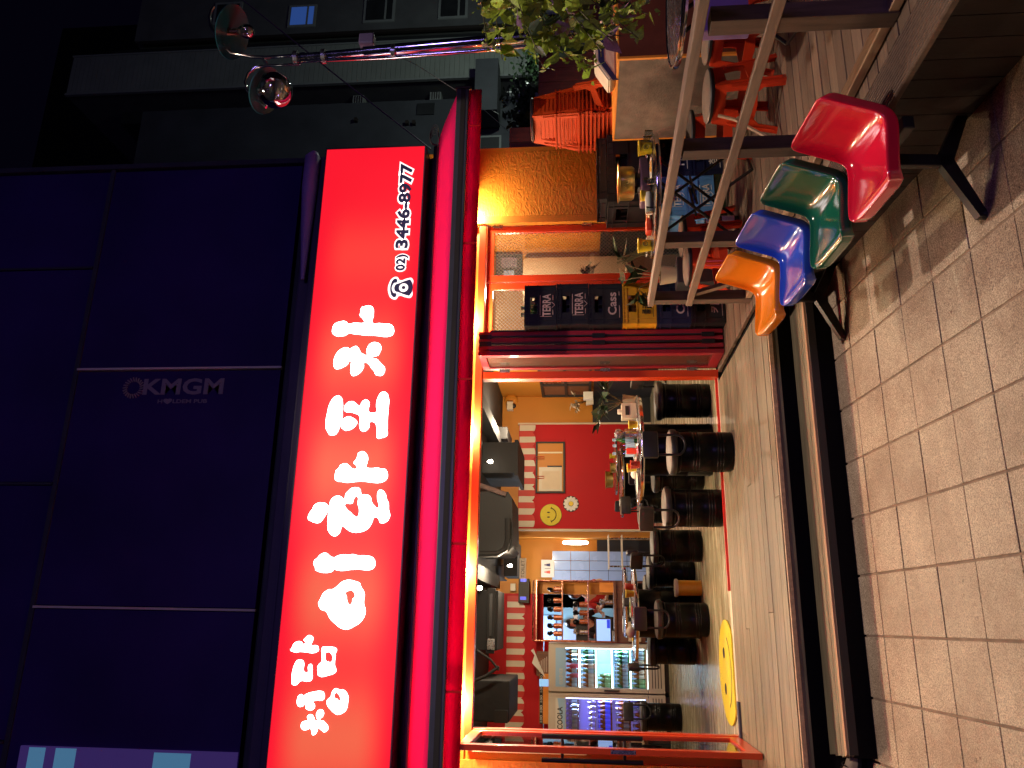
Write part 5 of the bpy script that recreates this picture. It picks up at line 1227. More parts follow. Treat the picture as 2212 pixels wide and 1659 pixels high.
# ------------------------------------------------------------------ terrace tables
def fold_table(name, label, c, r, rz):
    t = thing(name, label, 'table', (c[0], c[1], 0), rz, 'round tables on the terrace')
    MB().lathe([(0, .742), (r-.02, .742), (r-.02, .752), (0, .752)], seg=48).build('table_top', 'steel', t, smooth=40)
    MB().lathe([(r-.022, .722), (r, .722), (r+.004, .738), (r, .757), (r-.012, .76), (r-.022, .752)], seg=48).build('rim', 'chrome', t, smooth=60)
    for s in (-1, 1):
        for sx in (-1, 1):
            MB().tube([(sx*r*.5, s*r*.5, .735), (sx*r*.48, -s*r*.62, .03)], .013, 8).build('leg', 'blackmetal', t, smooth=50)
        MB().tube([(-r*.48, s*r*.62, .03), (r*.48, s*r*.62, .03)], .012, 8).build('foot_bar', 'blackmetal', t, smooth=50)
        MB().tube([(-r*.5, s*r*.1, .42), (r*.5, s*r*.1, .42)], .010, 8).build('cross_bar', 'blackmetal', t, smooth=50)
    return t
fold_table('round_table', 'round folding table crowded with pots and yellow boxes behind the railing', (3.35, -1.76), .50, .6)
fold_table('round_table', 'round folding table with an empty shining top at the right edge of the photo', (3.70, -3.60), .46, 1.2)
T2 = .757
pot('gold_pot', 'large dented gold pot standing on a cooker on the terrace table', (3.50, -1.72, T2+.13), .145, .13)
gs = thing('gas_cooker', 'small mauve gas cooker under the gold pot', 'cooker', (3.50, -1.72, T2), .3)
MB().box(-.17, .17, -.13, .13, .01, .085, .012).build('body', 'mauve', gs); MB().cyl((0, 0, .085), .08, .07, .03, 20).build('burner', 'black', gs); MB().cyl((-.12, -.13, .045), .025, .022, -.02, 16, axis='Y').build('knob', 'black', gs)
for k in range(4): MB().box(.04+.0*k, .12, -.004, .004, .11, .128).xf(Matrix.Rotation(k*pi/2, 4, 'Z')).build('pan_support', 'blackmetal', gs)
def ybox(label, c, rz):
    t = thing('yellow_tub', label, 'tub', c, rz, 'yellow tubs on the terrace table')
    MB().lathe([(0, 0), (.045, 0), (.058, .1), (.064, .102), (.062, .108), (.055, .104)], seg=22).build('tub', 'plastic_yellow', t, smooth=50)
    MB().tube([(.018*cos(a), -.056, .05+.018*sin(a)) for a in [2*pi*k/12 for k in range(13)]], .002, 4).build('emblem', 'ink', t); return t
ybox('yellow tub near the right end of the crowded terrace table', (3.66, -1.98, T2), -.4)
ybox('yellow tub near the left end of the crowded terrace table', (2.98, -1.62, T2), -.2)
cup('small yellow cup beside the gas cooker', (3.30, -1.86, T2), 'plastic_yellow', 'cups on the terrace table')
plate('plate of leftovers left of the gold pot on the terrace table', (3.2, -1.78, T2), .10, 'steel', 'yellowcrate'); plate('plate in the middle of the terrace table edge', (3.42, -2.06, T2), .09, 'white', 'yellowcrate')
plate('small dish with greens at the left end of the terrace table', (3.05, -1.45, T2), .08, 'white', 'leaf'); plate('black dish with glasses at the right end of the terrace table', (3.72, -1.75, T2), .09, 'blackplastic', 'steel')
for i, (x, y) in enumerate(((3.78, -1.92), (3.74, -2.06), (3.12, -1.95), (3.28, -2.1))):
    o = MB().lathe([(0, 0), (.025, 0), (.03, .06), (.028, .06), (.023, .005)], seg=16).build('shot_glass', 'clearglass', None, smooth=50, loc=(x, y, T2)); tag(o, 'small shot glass on the crowded terrace table', 'glass', 'shot glasses on the terrace table')
o = MB().cyl((0, 0, 0), .03, .03, .18, 16, axis='X').build('ribbed_bottle', 'white', None, smooth=40, loc=(3.13, -1.88, T2+.03)); tag(o, 'clear ribbed bottle lying among the dishes', 'bottle')
tag(MB().box(3.02, 3.14, -1.80, -1.70, T2, T2+.05, .015).build('red_packet', 'plastic_red'), 'crumpled red packet at the left end of the terrace table', 'packet')
sr = MB(); 
for k in range(9): sr.tube([(2.98+rnd.uniform(-.03, .03), -1.55+rnd.uniform(-.03, .03), T2+.02), (2.9+rnd.uniform(-.05, .05), -1.5, T2+.2+rnd.uniform(-.05, .1))], .006, 5)
tag(sr.build('skewers', 'stem'), 'bunch of wooden skewers and tongs sticking up at the table end', 'skewers')
leafy('potted_plant', 'small green plant with broad leaves between the terrace table and the crates', (3.02, -.95, .62), 28, .28, .35, 'leafdark', .12, seed=12)
MB().box(2.9, 3.15, -1.05, -.85, 0, .48, .01).build('plant_stand', 'darkwall'); tag(bpy.data.objects['plant_stand'], 'dark stand under the plant behind the terrace table', 'stand')
fe = thing('fire_extinguisher', 'red fire extinguisher standing by the crates behind the railing', 'fire extinguisher', (3.28, -.42, 0))
MB().lathe([(0, 0), (.07, 0), (.075, .02), (.075, .36), (.05, .42), (.02, .44), (.02, .47)], seg=20).build('cylinder', 'plastic_red', fe, smooth=50); MB().box(-.04, .05, -.012, .012, .47, .5, .004).build('handle', 'black', fe); MB().tube([(.03, 0, .47), (.09, 0, .4), (.09, 0, .2)], .01, 8).build('hose', 'black', fe)
o = link('bottle', bottle_mesh('greenglassdark', 'paper'), None, at(1595, 475, Z=.0)); tag(o, 'dark bottle standing on the boards under the folding table', 'bottle'); o.scale = (1.2,)*3
tag(MB().box(3.05, 3.5, -3.98, -3.9, .42, .70, .01).build('lilac_panel', 'tankpurple'), 'lilac painted panel at the right edge behind the railing', 'panel')
tag(MB().tube([(2.75, -3.2, .012), (3.0, -2.95, .012), (3.25, -2.9, .3), (3.3, -2.88, .4)], .012, 6).build('stick', 'palewood'), 'pale stick leaning near the second railing post', 'stick')

# ------------------------------------------------------------------ the row of four moulded seats
sb = thing('seat_bench', 'row of red, green, blue and orange moulded seats on a black beam', 'bench', (2.08, -3.55, pz(-3.55)))
sb.rotation_euler = (math.atan(SL), 0, 0)
def seat_mesh():
    prof = [(-.275, .045), (-.262, .058), (-.235, .060), (-.18, .056), (-.11, .048), (-.04, .040), (.005, .040), (.035, .056), (.052, .09), (.067, .145), (.085, .205), (.102, .262), (.112, .292), (.122, .304)]
    hw = .193; N = 14; b = MB(); grid = []
    L = len(prof)
    for i, (d, h) in enumerate(prof):
        a = prof[max(0, i-1)]; c = prof[min(L-1, i+1)]; tn = Vector((c[0]-a[0], 0, c[1]-a[1])).normalized(); nr = Vector((-tn.z, 0, tn.x))
        s = i/(L-1); row = []
        for j in range(N+1):
            t = -1+2*j/N; u = sin(pi/2*t)
            corner = max(0, (abs(s-.5)*2-.80)/.20); w_ = hw*(1-.10*corner**2-.02*s)
            lift = .008*abs(t)**4
            dep = -.034*(1-t*t)**.8*min(1, min(s, 1-s)*4.5)
            row.append(b.b.verts.new(Vector((d, u*w_, h))+nr*(lift+dep)))
        grid.append(row)
    for i in range(L-1):
        for j in range(N): b.b.faces.new((grid[i][j], grid[i][j+1], grid[i+1][j+1], grid[i+1][j]))
    # turned-down skirt all round
    ring = [grid[i][0] for i in range(L)]+grid[-1][1:]+[grid[i][-1] for i in range(L-2, -1, -1)]+grid[0][1:-1][::-1]
    cen = Vector((-.06, 0, .07))
    def skirt(rg, out, dn):
        nw = []
        for k, v in enumerate(rg):
            p, q = rg[k-1].co, rg[(k+1) % len(rg)].co; t = (q-p).normalized()
            r_ = v.co-cen; o = r_-t*r_.dot(t); up = Vector((.50, 0, -.86)) if v.co.x > .03 else Vector((.08, 0, -1))
            side = Vector((0, math.copysign(1, v.co.y), 0)) if abs(v.co.y) > hw*.8 else (Vector((-1, 0, 0)) if v.co.x < -.2 else Vector((.4, 0, .9)))
            nw.append(b.b.verts.new(v.co+side*out+up*dn))
        for k in range(len(rg)):
            b.b.faces.new((rg[k], rg[(k+1) % len(rg)], nw[(k+1) % len(rg)], nw[k]))
        return nw
    r1 = skirt(ring, .010, .004); r2 = skirt(r1, .002, .012); r3 = skirt(r2, .0, .042)
    me = b.mesh('seat_shell', 'seatred'); 
    for p in me.polygons: p.use_smooth = True
    return me
sm0 = seat_mesh()
for i, (cn, m_) in enumerate((('glossy crimson red seat', 'seatred'), ('glossy dark green seat', 'seatgreen'), ('glossy blue seat', 'seatblue'), ('glossy orange seat', 'seatorange'))):
    me = sm0.copy(); me.materials.clear(); me.materials.append(M[m_])
    o = link('seat_shell', me, sb, (-.012, -.75+i*.5, .522)); o['label'] = cn
    s_ = o.modifiers.new('sub', 'SUBSURF'); s_.levels = s_.render_levels = 2
    q = o.modifiers.new('sol', 'SOLIDIFY'); q.thickness = .005
MB().box(-.03, .03, -.92, .92, .425, .475, .006).build('beam', 'blackmetal', sb)
for y in (-.78, -.28, .22, .72): MB().box(-.16, .10, y-.05, y+.05, .475, .50, .004).build('bracket', 'blackmetal', sb)
for y in (-.62, .97):
    b = MB(); b.box(-.03, .03, y-.017, y+.017, .12, .425, .005); b.build('leg_post', 'blackmetal', sb)
    for s in (-1, 1):
        b = MB(); b.prism([(0+s*-.03, y-.02, .17), (s*.03, y-.02, .17), (s*.29, y-.02, .035), (s*.29, y-.02, .0), (s*.26, y-.02, .0), (s*-.03, y-.02, .12)], (0, .04, 0)); b.build('leg', 'blackmetal', sb)
        MB().cyl((s*.275, y, .0), .024, .02, .02, 14).build('foot', 'rubber', sb)

# ------------------------------------------------------------------ chrome lamp post
Yl = -2.0
lp = thing('lamp_post', 'chrome post carrying two unlit lamps, a bulb and a clear globe', 'lamp post', (4.85, Yl, 0))
off = Vector(lp.location)
q = lambda x, y, dy=0: at(x, y, Y=Yl+dy)-off
lo, hi = q(1100, 84), q(640, 125); dr = (lo-hi)/(lo.z-hi.z)
bot = hi+dr*(0-hi.z)
MB().tube([bot, hi-dr*.6], .045, 16).build('pole', 'chrome', lp, smooth=60); MB().tube([hi-dr*.6, hi], .034, 16).build('pole', 'chrome', lp, smooth=60)
MB().cyl(bot-Vector((0, 0, bot.z)), .14, .14, .02, 24).build('base_plate', 'steel', lp)
MB().tube([bot+Vector((-.09, 0, 0)), q(1000, 112), q(830, 124), q(640, 132)], .017, 8).build('conduit', 'chrome', lp, smooth=60)
for x, y in ((850, 112), (700, 122), (640, 126)): MB().cyl(q(x, y)-Vector((0, 0, .02)), .062, .062, .035, 16).build('collar', 'steel', lp, smooth=40)
MB().tube([q(660, 116), q(620, 121), q(575, 124), q(545, 123), q(527, 119)], .014, 8).build('arm', 'chrome', lp, smooth=60)
MB().tube([q(480, 95), q(465, 78), q(455, 55), q(452, 38), q(457, 22), q(462, 15)], .013, 8).build('arm', 'chrome', lp, smooth=60)
MB().tube([q(480, 95), q(500, 115), q(527, 119)], .013, 8).build('arm', 'chrome', lp, smooth=60)
MB().tube([q(460, 72), q(482, 71)], .012, 8).build('arm', 'chrome', lp, smooth=60)
MB().tube([q(650, 138), q(600, 141), q(575, 141), q(552, 145), q(536, 158), q(529, 178), q(534, 196), q(550, 212), q(575, 232)], .011, 8).build('arm', 'chrome', lp, smooth=60)
MB().tube([q(566, 124), q(578, 140)], .012, 8).build('arm', 'chrome', lp, smooth=60)
def reflector(c, rot, r):
    b = MB(); b.lathe([(.02, .035), (r*.5, .02), (r*.9, .0), (r, -.012), (r*.99, -.016), (r*.88, -.006), (r*.5, .012), (.02, .027)], seg=36); return b.build('reflector', 'bulbframe', lp, smooth=60, loc=c, rot=rot)
reflector(q(500, 69), (radians(-3), radians(20), 0), .235)
MB().cyl((0, 0, -.11), .026, .03, .12, 16).build('socket', 'copper', lp, smooth=40, loc=q(492, 69), rot=(0, radians(3), 0))
b = MB(); b.lathe([(.018, 0), (.02, -.02), (.05, -.06), (.062, -.1), (.055, -.14), (.03, -.168), (0, -.172)], seg=22); b.build('bulb', 'bulbglass', lp, smooth=60, loc=q(508, 69))
reflector(q(572, 195), (radians(-6), radians(28), 0), .20)
b = MB(); b.sphere((0, 0, 0), .15, 28); b.build('globe', 'bulbglass', lp, smooth=60, loc=q(593, 195, -.05))
MB().lathe([(0, 0), (.02, 0), (.025, .05), (0, .06)], seg=12).build('globe_socket', 'steel', lp, loc=q(582, 195))
MB().box(-.05, .05, -.04, .04, -.07, .06, .01).build('junction_box', 'ledge', lp, loc=q(792, 88))
MB().tube([q(805, 95), q(815, 103), q(835, 116)], .004, 6).build('wire', 'paper', lp)
MB().tube([q(795, 105), q(830, 110)], .003, 6).build('wire', 'ink', lp)

# ------------------------------------------------------------------ the block behind on the right
ab = thing('apartment_block', 'grey block in the dark with a pale clad stair tower and few windows', 'building', (13, 9, -.4))
AO = Vector(ab.location)
def ap(n, x0, x1, y0, y1, z0, z1, m_, bev=0, par=None):
    b = MB(); b.box(x0, x1, y0, y1, z0, z1, bev); b.xf(Matrix.Translation(-AO)); return b.build(n, m_, par or ab)
ap('wall', 8.5, 12.52, 9.0, 14, -.4, 12.6, 'concretedark'); ap('recess', 12.52, 12.9, 9.5, 14, -.4, 13.5, 'darkgap'); ap('plinth', 12.9, 14.06, 8.72, 14, -.4, 2.05, 'darkgap')
ap('tower_core', 12.9, 14.06, 8.73, 14, 2.05, 14.6, 'concrete')
sd = MB(); z = 2.06
while z < 14.5:
    sd.box(12.89, 14.07, 8.69+rnd.uniform(-.002, .002), 8.73, z, z+.118); z += .124
sd.xf(Matrix.Translation(-AO)); sd.build('siding_boards', 'siding', ab)['kind'] = 'stuff'
for x in (12.90,): ap('corner_trim', x-.03, x+.02, 8.66, 8.75, 2.0, 14.6, 'frametrim')
ap('corner_trim', 14.05, 14.09, 8.66, 8.75, 2.0, 14.6, 'frametrim'); ap('dark_channel', 14.06, 14.75, 9.3, 14, -.4, 14, 'darkgap')
ap('wall', 14.75, 20, 9.0, 14, -.4, 13.2, 'concrete'); ap('downpipe', 14.66, 14.74, 9.0, 9.08, -.4, 13, 'ink')
def awin(xa, xb, ya, yb, m_, lit=None):
    p, r = at(xa, yb, Y=9.0), at(xb, ya, Y=9.0)
    f = ap('window', p.x-.07, r.x+.07, 8.965, 9.0, r.z-.07, p.z+.07, 'frametrim')
    ap('pane', p.x, r.x, 8.955, 8.965, r.z, p.z, m_, par=None).parent = f
    ap('window_bar', p.x-.02, r.x+.02, 8.945, 8.957, r.z+(p.z-r.z)*.22, r.z+(p.z-r.z)*.22+.05, 'frametrim', par=f)
M['bluewin'] = emit('bluewin', (.018, .05, .19), 1)
awin(627, 680, 16, 56, 'bluewin'); awin(790, 850, 0, 46, 'darkgap'); awin(952, 1006, -2, 38, 'darkgap'); awin(466, 520, 10, 50, 'darkgap')
for x, y in ((942, 212), (1113, 204), (776, 220), (948, 108)):
    p = at(x, y, Y=9.3); b = ap('vent_grille', p.x-.12, p.x+.12, 9.2, 9.5, p.z-.14, p.z+.14, 'frametrim')
    for k in range(4): ap('vent_slat', p.x-.10, p.x+.10, 9.185, 9.2, p.z-.11+k*.06, p.z-.085+k*.06, 'ink', par=b)
for k in range(9): 
    z = 2.6+k*1.1; ap('gap_window', 12.56, 12.86, 9.44, 9.5, z, z+.75, 'concretedark', par=None)
for x, y in ((880, 268), (895, 268), (770, 262)): p = at(x, y, Y=9.0); ap('vent_hood', p.x-.05, p.x+.05, 8.9, 9.0, p.z-.04, p.z+.04, 'ink')
p = at(920, 228, Y=9.0); ap('louvre_panel', p.x-.28, p.x+.05, 8.97, 9.0, p.z-.22, p.z+.22, 'darkgap')
p = at(1052, 318, Y=9.0); ap('window', p.x-.5, p.x+.3, 8.96, 9.0, p.z-.35, p.z+.2, 'frametrim'); ap('window_pane', p.x-.45, p.x+.25, 8.955, 8.96, p.z-.30, p.z+.15, 'darkgap')
p = at(1060, 240, Y=8.6); ap('canopy', p.x-.25, p.x+1.2, 8.2, 8.9, p.z-.2, p.z+.35, 'concretedark')
tw = thing('dark_tower', 'barely visible tall dark tower in the far night sky', 'building', (30, 40, -.4))
MB().box(-9, 14, 0, 12, 0, 42).build('walls', 'darkgap', tw)
# dark tiled garden wall and timber fence
rw = thing('tiled_wall', 'low dark wall capped with rows of grey roof tiles behind the leaves', 'wall', (9.2, 4.0, -.3))
MB().box(-2, 3, 0, .3, 0, 1.55).build('wall', 'darkgap', rw)
for i in range(9):
    for j in range(4): MB().box(-1.9+i*.42, -1.9+i*.42+.38, -.12+.05*j, -.05+.05*j, 1.25+.12*j, 1.35+.12*j, .012).build('tile', 'concretedark', rw)
fe = thing('timber_fence', 'red brown vertical plank fence beside the orange wall', 'fence', (5.1, .62, 0))
x = 0
while x < 3.4:
    zt_ = 2.17 if x < .55 else 1.83
    MB().box(x+.002, x+.205, 0, .03, 0, zt_+rnd.uniform(-.004, .004), .003).build('board', 'fencewood', fe); x += .21
MB().box(0, 3.6, .03, .08, 1.2, 1.3).build('rail', 'fencewood', fe)
def bush(name, label, c, r, n, s, m_, seed):
    q_ = random.Random(seed); t = thing(name, label, 'bush', c); b = MB()
    for k in range(n):
        d = Vector((q_.gauss(0, 1), q_.gauss(0, 1), q_.gauss(0, 1))).normalized()*r*q_.uniform(.3, 1)*(.7+.5*sin(5*q_.random())); d.z *= 1.1
        e = Euler((q_.uniform(0, 6), q_.uniform(0, 6), q_.uniform(0, 6))).to_matrix(); w_ = s*q_.uniform(.5, 1.2)
        b.quad(d, d+e @ Vector((w_*.35, w_*.5, 0)), d+e @ Vector((0, w_*1.3, 0)), d+e @ Vector((-w_*.35, w_*.5, 0)))
    b.build('crown', m_, t); MB().tube([(0, 0, -c[2]), (.05, 0, -.2), (0, 0, .1)], [.05, .035, .02], 7).build('trunk', 'stem', t); return t
p = at(1150, 228, Y=2.6); bush('bush', 'dark bush growing above the timber fence behind the stool stack', (p.x, 2.6, p.z), .42, 700, .11, 'leafdark', 4)
p = at(1135, 262, Y=2.2); bush('bush', 'small dark shrub above the fence left of the bush', (p.x, 2.2, p.z), .22, 260, .10, 'leafdark', 6)
p = at(1150, 140, Y=7.5); bush('bush', 'thin leafless looking dark shrub against the pale cladding', (p.x, 7.5, p.z), .62, 420, .10, 'leafdark', 9)

# ------------------------------------------------------------------ climbing plant at the right edge
cp = thing('climbing_plant', 'leafy green climbing plant with some pink leaves hanging in from the right edge', 'plant', (4.0, -4.0, 0))
CO = Vector(cp.location); q_ = random.Random(21)
b = MB(); w_ = 1
b.b.faces.new([b.b.verts.new(v) for v in ((0, 0, 0), (.34, .18, .04), (.40, .50, .02), (.22, .85, -.06), (0, 1.25, -.16))]); 
b.b.faces.new([b.b.verts.new(v) for v in ((0, 0, 0), (0, 1.25, -.16), (-.22, .85, -.06), (-.40, .50, .02), (-.34, .18, .04))])
bmesh.ops.remove_doubles(b.b, verts=b.b.verts, dist=.0001)
lf = {k: None for k in ('leaf', 'leafdark', 'leafpink')}
base_me = b.mesh('leaf', 'leaf')
for k in lf: me = base_me.copy(); me.materials.clear(); me.materials.append(M[k]); lf[k] = me
tips = [((1035, -30), (1045, 40), (1052, 88)), ((1060, -30), (1075, 60), (1085, 128)), ((1110, -30), (1135, 60), (1160, 105)), ((1130, -30), (1170, 70), (1190, 110)),
        ((1150, -30), (1185, 60), (1265, 155)), ((1120, 20), (1140, 100), (1178, 148)), ((1180, -30), (1230, 60), (1275, 160)), ((1210, -30), (1270, 50), (1325, 88)), ((1240, -30), (1310, 25), (1380, 84)),
        ((1250, -30), (1305, 10), (1345, 42)), ((1090, -30), (1110, 30), (1140, 60)), ((1160, -30), (1190, 20), (1215, 55)), ((1220, -30), (1245, 20), (1262, 70)), ((1280, -30), (1330, 10), (1400, 30)), ((1040, -20), (1100, 20), (1200, 50)), ((1190, -20), (1230, 20), (1300, 110)), ((1140, -20), (1160, 30), (1230, 100)), ((1100, 0), (1160, 60), (1240, 130)), ((1130, 10), (1200, 80), (1250, 125))]
st = MB(); nl = 0; sm_l = MB()
for i, tr in enumerate(tips):
    Yt = -3.9+q_.uniform(-.25, .3); P_ = [at(x, y, Y=Yt+q_.uniform(-.08, .08))-CO for x, y in tr]
    root = Vector((q_.uniform(-.1, .1), q_.uniform(-.1, .1), 1.7)); pts = []
    for k in range(13):
        t = k/12; pts.append(P_[0]*(1-t)**2+P_[1]*2*t*(1-t)+P_[2]*t*t)
    st.tube([root, (root+P_[0])/2+Vector((0, 0, .15))]+pts, .0035, 5)
    m_n = 15 if nl < 285 else 0
    for k in range(32):
        t = rnd.random(); j = min(11, int(t*12)); p = pts[j].lerp(pts[j+1], t*12-j)+Vector((q_.gauss(0, .035), q_.gauss(0, .05), q_.gauss(0, .03)))
        e = (Euler((radians(-90)+q_.gauss(0, .7), q_.gauss(0, .9), q_.gauss(0, .9)))).to_matrix(); w2 = q_.uniform(.014, .034)
        sm_l.quad(p, p+e @ Vector((w2*.42, w2*.5, 0)), p+e @ Vector((0, w2*1.4, -w2*.2)), p+e @ Vector((-w2*.42, w2*.5, 0)))
    for k in range(m_n):
        t = (k+.5)/m_n; j = min(11, int(t*12)); p = pts[j].lerp(pts[j+1], t*12-j)+Vector((q_.gauss(0, .02), q_.gauss(0, .025), q_.gauss(0, .015)))
        kind = 'leafpink' if q_.random() < .06 else ('leafdark' if q_.random() < .25 else 'leaf')
        # leaves hang: tip down, blade roughly towards the light
        e = Euler((radians(-90)+q_.gauss(0, .55), q_.gauss(0, .9), q_.gauss(0, .9)))
        o = link('leaf', lf[kind], cp, p, e); s_ = q_.uniform(.055, .105); o.scale = (s_, s_, s_); nl += 1
st.build('stems', 'stem', cp); sm_l.build('small_leaves', 'leaf', cp)['kind'] = 'stuff'
MB().tube([(0, 0, .25), (.03, 0, .8), (-.02, .02, 1.3), (0, 0, 1.75)], [.03, .025, .02, .012], 8).build('trunk', 'stem', cp)
MB().lathe([(0, 0), (.16, 0), (.22, .34), (.20, .34), (.19, .28), (0, .28)], seg=26).build('pot', 'darkwall', cp, smooth=40)

# ------------------------------------------------------------------ people
def skin_obj(name, joints, bones, m_, parent, sub=2):
    b = bmesh.new(); lay = b.verts.layers.skin.verify(); vs_ = {}
    for k, (p, r) in joints.items():
        v = b.verts.new(p); r = r if isinstance(r, tuple) else (r, r); v[lay].radius = r; vs_[k] = v
    for i, k in enumerate(joints): vs_[k][lay].use_root = (i == 0)
    for a, c in bones: b.edges.new((vs_[a], vs_[c]))
    me = bpy.data.meshes.new(name); b.to_mesh(me); b.free(); o = link(name, me, parent); me.materials.append(M[m_])
    s_ = o.modifiers.new('skin', 'SKIN'); s_.use_smooth_shade = True; q2 = o.modifiers.new('sub', 'SUBSURF'); q2.levels = q2.render_levels = sub
    return o
def person(label, loc, rz, J, top='cloth_black', legs='cloth_black', shoes='shoe', hair='short', group=None, bend=0):
    t = thing('person', label, 'person', loc, rz, group)
    V3 = Vector; g_ = lambda k: V3(J[k])
    # body: one continuous figure
    hands = {}
    jt = {'pel': (g_('hip'), (.13, .10)), 'wst': (g_('hip').lerp(g_('neck'), .4), (.12, .09)), 'chs': (g_('hip').lerp(g_('neck'), .78), (.15, .10)), 'nk0': (g_('neck'), .055), 'nk1': (g_('head')-V3((0, 0, .09)), .05)}
    bn = [('pel', 'wst'), ('wst', 'chs'), ('chs', 'nk0'), ('nk0', 'nk1')]
    for s in ('L', 'R'):
        jt['sh'+s] = (g_('sh'+s), .052); jt['el'+s] = (g_('el'+s), .040); jt['wr'+s] = (g_('wr'+s), .026); d = (g_('wr'+s)-g_('el'+s)).normalized()
        jt['pm'+s] = (g_('wr'+s)+d*.06, (.038, .018))
        bn += [('chs', 'sh'+s), ('sh'+s, 'el'+s), ('el'+s, 'wr'+s), ('wr'+s, 'pm'+s)]
        jt['hp'+s] = (g_('hp'+s), .085); jt['kn'+s] = (g_('kn'+s), .058); jt['an'+s] = (g_('an'+s), .036); jt['to'+s] = (g_('to'+s), (.04, .025))
        bn += [('pel', 'hp'+s), ('hp'+s, 'kn'+s), ('kn'+s, 'an'+s), ('an'+s, 'to'+s)]
        side = d.cross(V3((0, 0, 1))); side = side.normalized() if side.length > .1 else V3((1, 0, 0))
        for k in range(4):
            off_ = side*((k-1.5)*.019); L_ = (.062, .074, .070, .056)[k]; a = g_('wr'+s)+d*.075+off_
            skin_obj('finger', {'a': (a, .0095), 'b': (a+d*L_*.5+V3((0, 0, -.006)), .009), 'c': (a+d*L_*.95+V3((0, 0, -.022)), .0075)}, [('a', 'b'), ('b', 'c')], 'skin', t, 1)
        a = g_('wr'+s)+d*.03+side*.03; skin_obj('thumb', {'a': (a, .011), 'b': (a+side*.025+d*.025, .010), 'c': (a+side*.03+d*.052+V3((0, 0, -.01)), .008)}, [('a', 'b'), ('b', 'c')], 'skin', t, 1)
    skin_obj('body', jt, bn, 'skin', t)
    # clothes a little larger than the body
    cj = {k: (p, tuple(x*1.13+.008 for x in (r if isinstance(r, tuple) else (r, r)))) for k, (p, r) in jt.items()}
    tj = {k: cj[k] for k in ('pel', 'wst', 'chs')}; tb = [('pel', 'wst'), ('wst', 'chs')]
    for s in ('L', 'R'):
        tj['sh'+s] = cj['sh'+s]; tj['em'+s] = (g_('sh'+s).lerp(g_('el'+s), .75), .058); tb += [('chs', 'sh'+s), ('sh'+s, 'em'+s)]
    skin_obj('shirt', tj, tb, top, t)
    lj = {'pel': (g_('hip')-V3((0, 0, .02)), (.145, .115))}; lb = []
    for s in ('L', 'R'):
        lj['hp'+s] = (g_('hp'+s), .10); lj['kn'+s] = (g_('kn'+s), .075); lj['an'+s] = (g_('kn'+s).lerp(g_('an'+s), .93), .06); lb += [('pel', 'hp'+s), ('hp'+s, 'kn'+s), ('kn'+s, 'an'+s)]
    skin_obj('trousers', lj, lb, legs, t)
    for s in ('L', 'R'):
        an, to = g_('an'+s), g_('to'+s); d = (to-an); d.z = 0; d.normalize(); sd_ = Vector((-d.y, d.x, 0)); o0 = Vector((an.x, an.y, to.z-.028))
        # shoe: upper lofted along the foot, with sole and stitching
        b = MB(); prof = [(-.085, .030, .07), (-.06, .036, .085), (0, .036, .095), (.05, .038, .075), (.10, .046, .058), (.145, .048, .048), (.175, .040, .038), (.19, .02, .025)]
        rings = []
        for (l, hw_, ht_) in prof:
            rings.append([b.b.verts.new(o0+d*l+sd_*(hw_*cos(a))+Vector((0, 0, .018+max(0, sin(a))**.7*ht_))) for a in [pi*k/8 for k in range(9)]])
        for r0, r1_ in zip(rings, rings[1:]):
            for k in range(8): b.b.faces.new((r0[k], r0[k+1], r1_[k+1], r1_[k]))
        b.b.faces.new(rings[0]); b.b.faces.new(rings[-1])
        sh = b.build('shoe', shoes, t, smooth=60)
        b = MB(); b.prism([o0+d*l+sd_*hw_*1.12*sg_ for l, hw_, _ in prof for sg_ in (1,)]+[o0+d*l-sd_*hw_*1.12 for l, hw_, _ in prof[::-1]], (0, 0, .022)); b.build('sole', 'rubber', sh)
        for l in (.04, .07, .10): b = MB(); b.tube([o0+d*l+sd_*(hw_*.8)*cos(a)+Vector((0, 0, .021+max(0, sin(a))**.7*.082*(1-l*3.2+.0)+.02)) for hw_ in (.038,) for a in [pi*k/6 for k in range(1, 6)]], .004, 5); b.build('lace', 'ink', sh)
    # head with face
    h_ = g_('head'); fd = Vector(J.get('face', (0, -1, 0))).normalized(); rq = fd.to_track_quat('-Y', 'Z').to_matrix().to_4x4(); hm = Matrix.Translation(h_) @ rq
    b = MB(); b.sphere((0, 0, 0), .1, 24, (.78, .95, 1.15))
    for v in b.b.verts:
        if v.co.z < -.02: v.co.x *= 1+v.co.z*2.4; v.co.y = v.co.y*(1+v.co.z*1.2)-(.012 if v.co.y < 0 else 0)
    b.xf(hm); hd_ = b.build('head', 'skin', t, smooth=80)
    b = MB(); b.prism([(-.012, -.092, -.025), (.012, -.092, -.025), (.004, -.095, .015), (-.004, -.095, .015)], (0, -.016, -.004)); b.xf(hm); b.build('nose', 'skin', hd_)
    for s in (-1, 1):
        b = MB(); b.sphere((s*.03, -.086, .008), .011, 10, (1.3, .6, .7)); b.xf(hm); b.build('eye', 'ink', hd_); b = MB(); b.sphere((s*.080, .005, -.005), .022, 10, (.35, .7, 1.2)); b.xf(hm); b.build('ear', 'skin', hd_)
    b = MB(); b.box(-.02, .02, -.098, -.088, -.055, -.048, .003); b.xf(hm); b.build('mouth', 'stoolred', hd_)
    b = MB(); b.sphere((0, .012, .022), .108, 24, (.84, .98, 1.1))
    for v in list(b.b.verts):
        if v.co.y < -.045 and v.co.z < .065: b.b.verts.remove(v)
        elif v.co.z < -.06: v.co.z = -.06-.25*(hair == 'long')*.2
    b.xf(hm); b.build('hair', 'hair', hd_, smooth=80)
    return t
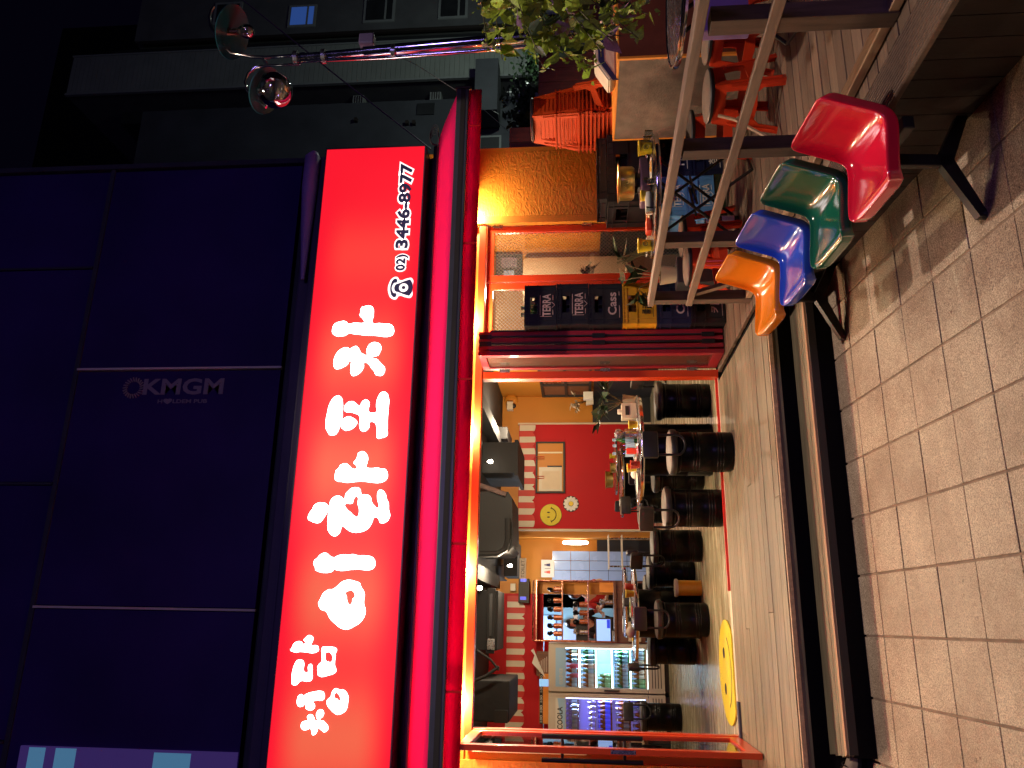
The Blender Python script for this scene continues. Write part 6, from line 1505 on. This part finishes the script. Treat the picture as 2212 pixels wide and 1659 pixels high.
def standing(hd_z=1.55, lean=.0, twist=0):
    s = hd_z/1.58
    J = {'hip': (0, 0, .93*s), 'neck': (0, -lean, 1.40*s), 'head': (0, -lean*1.35, 1.58*s), 'face': (.1, -1, -.35)}
    for n, sg_ in (('L', 1), ('R', -1)):
        J['sh'+n] = (sg_*.17, -lean, 1.35*s); J['el'+n] = (sg_*.24, -lean-.08, 1.10*s); J['wr'+n] = (sg_*.12, -lean-.28, 1.05*s)
        J['hp'+n] = (sg_*.085, 0, .88*s); J['kn'+n] = (sg_*.09, -.02, .48*s); J['an'+n] = (sg_*.09, .0, .08); J['to'+n] = (sg_*.10, -.13, .03)
    return J
h1 = at(1244, 1283, Y=7.0); h2 = at(1238, 1352, Y=7.2)
person('cook with black hair and red top bending behind the right half of the rack', (h1.x, 7.0+.1, 0), 0, standing(h1.z, .1), 'cloth_red', 'cloth_black')
person('cook with black hair and dark top working behind the left half of the rack', (h2.x, 7.2+.1, 0), .3, standing(h2.z, .1), 'cloth_black', 'cloth_black')
# somebody sits on the deck edge just outside the left of the frame: only a shoe shows
ft = at(1856, 1606, Z=pz(-2.62)+.03)
zg = pz(ft.y)+.0
J = {'hip': (-.62, .52, .38), 'neck': (-.68, .50, .86), 'head': (-.66, .44, 1.03), 'face': (.3, -1, -.2)}
for n, sg_ in (('L', 1), ('R', -1)):
    yo = sg_*.09
    J['sh'+n] = (-.68+.10*sg_, .50+.13*sg_*-.9, .82); J['el'+n] = (-.56+.12*sg_, .30+.1*-sg_, .60); J['wr'+n] = (-.42+.06*sg_, .18+.08*-sg_, .52)
    J['hp'+n] = (-.58+.06*sg_, .46-.06*sg_, .38); J['kn'+n] = (-.36+.12*sg_, .16-.02*sg_, .46)
J['anL'] = (-.12, .06, .09); J['toL'] = (.0, .0, .03); J['anR'] = (-.48, -.08, .09); J['toR'] = (-.42, -.20, .03)
J['knL'] = (-.26, .20, .46); J['knR'] = (-.5, .12, .46)
person('seated person in black trousers at the left edge, only a beige laced shoe in view', (ft.x-.09, ft.y, zg+.0), 0, J, 'cloth_black', 'cloth_black', 'shoe')
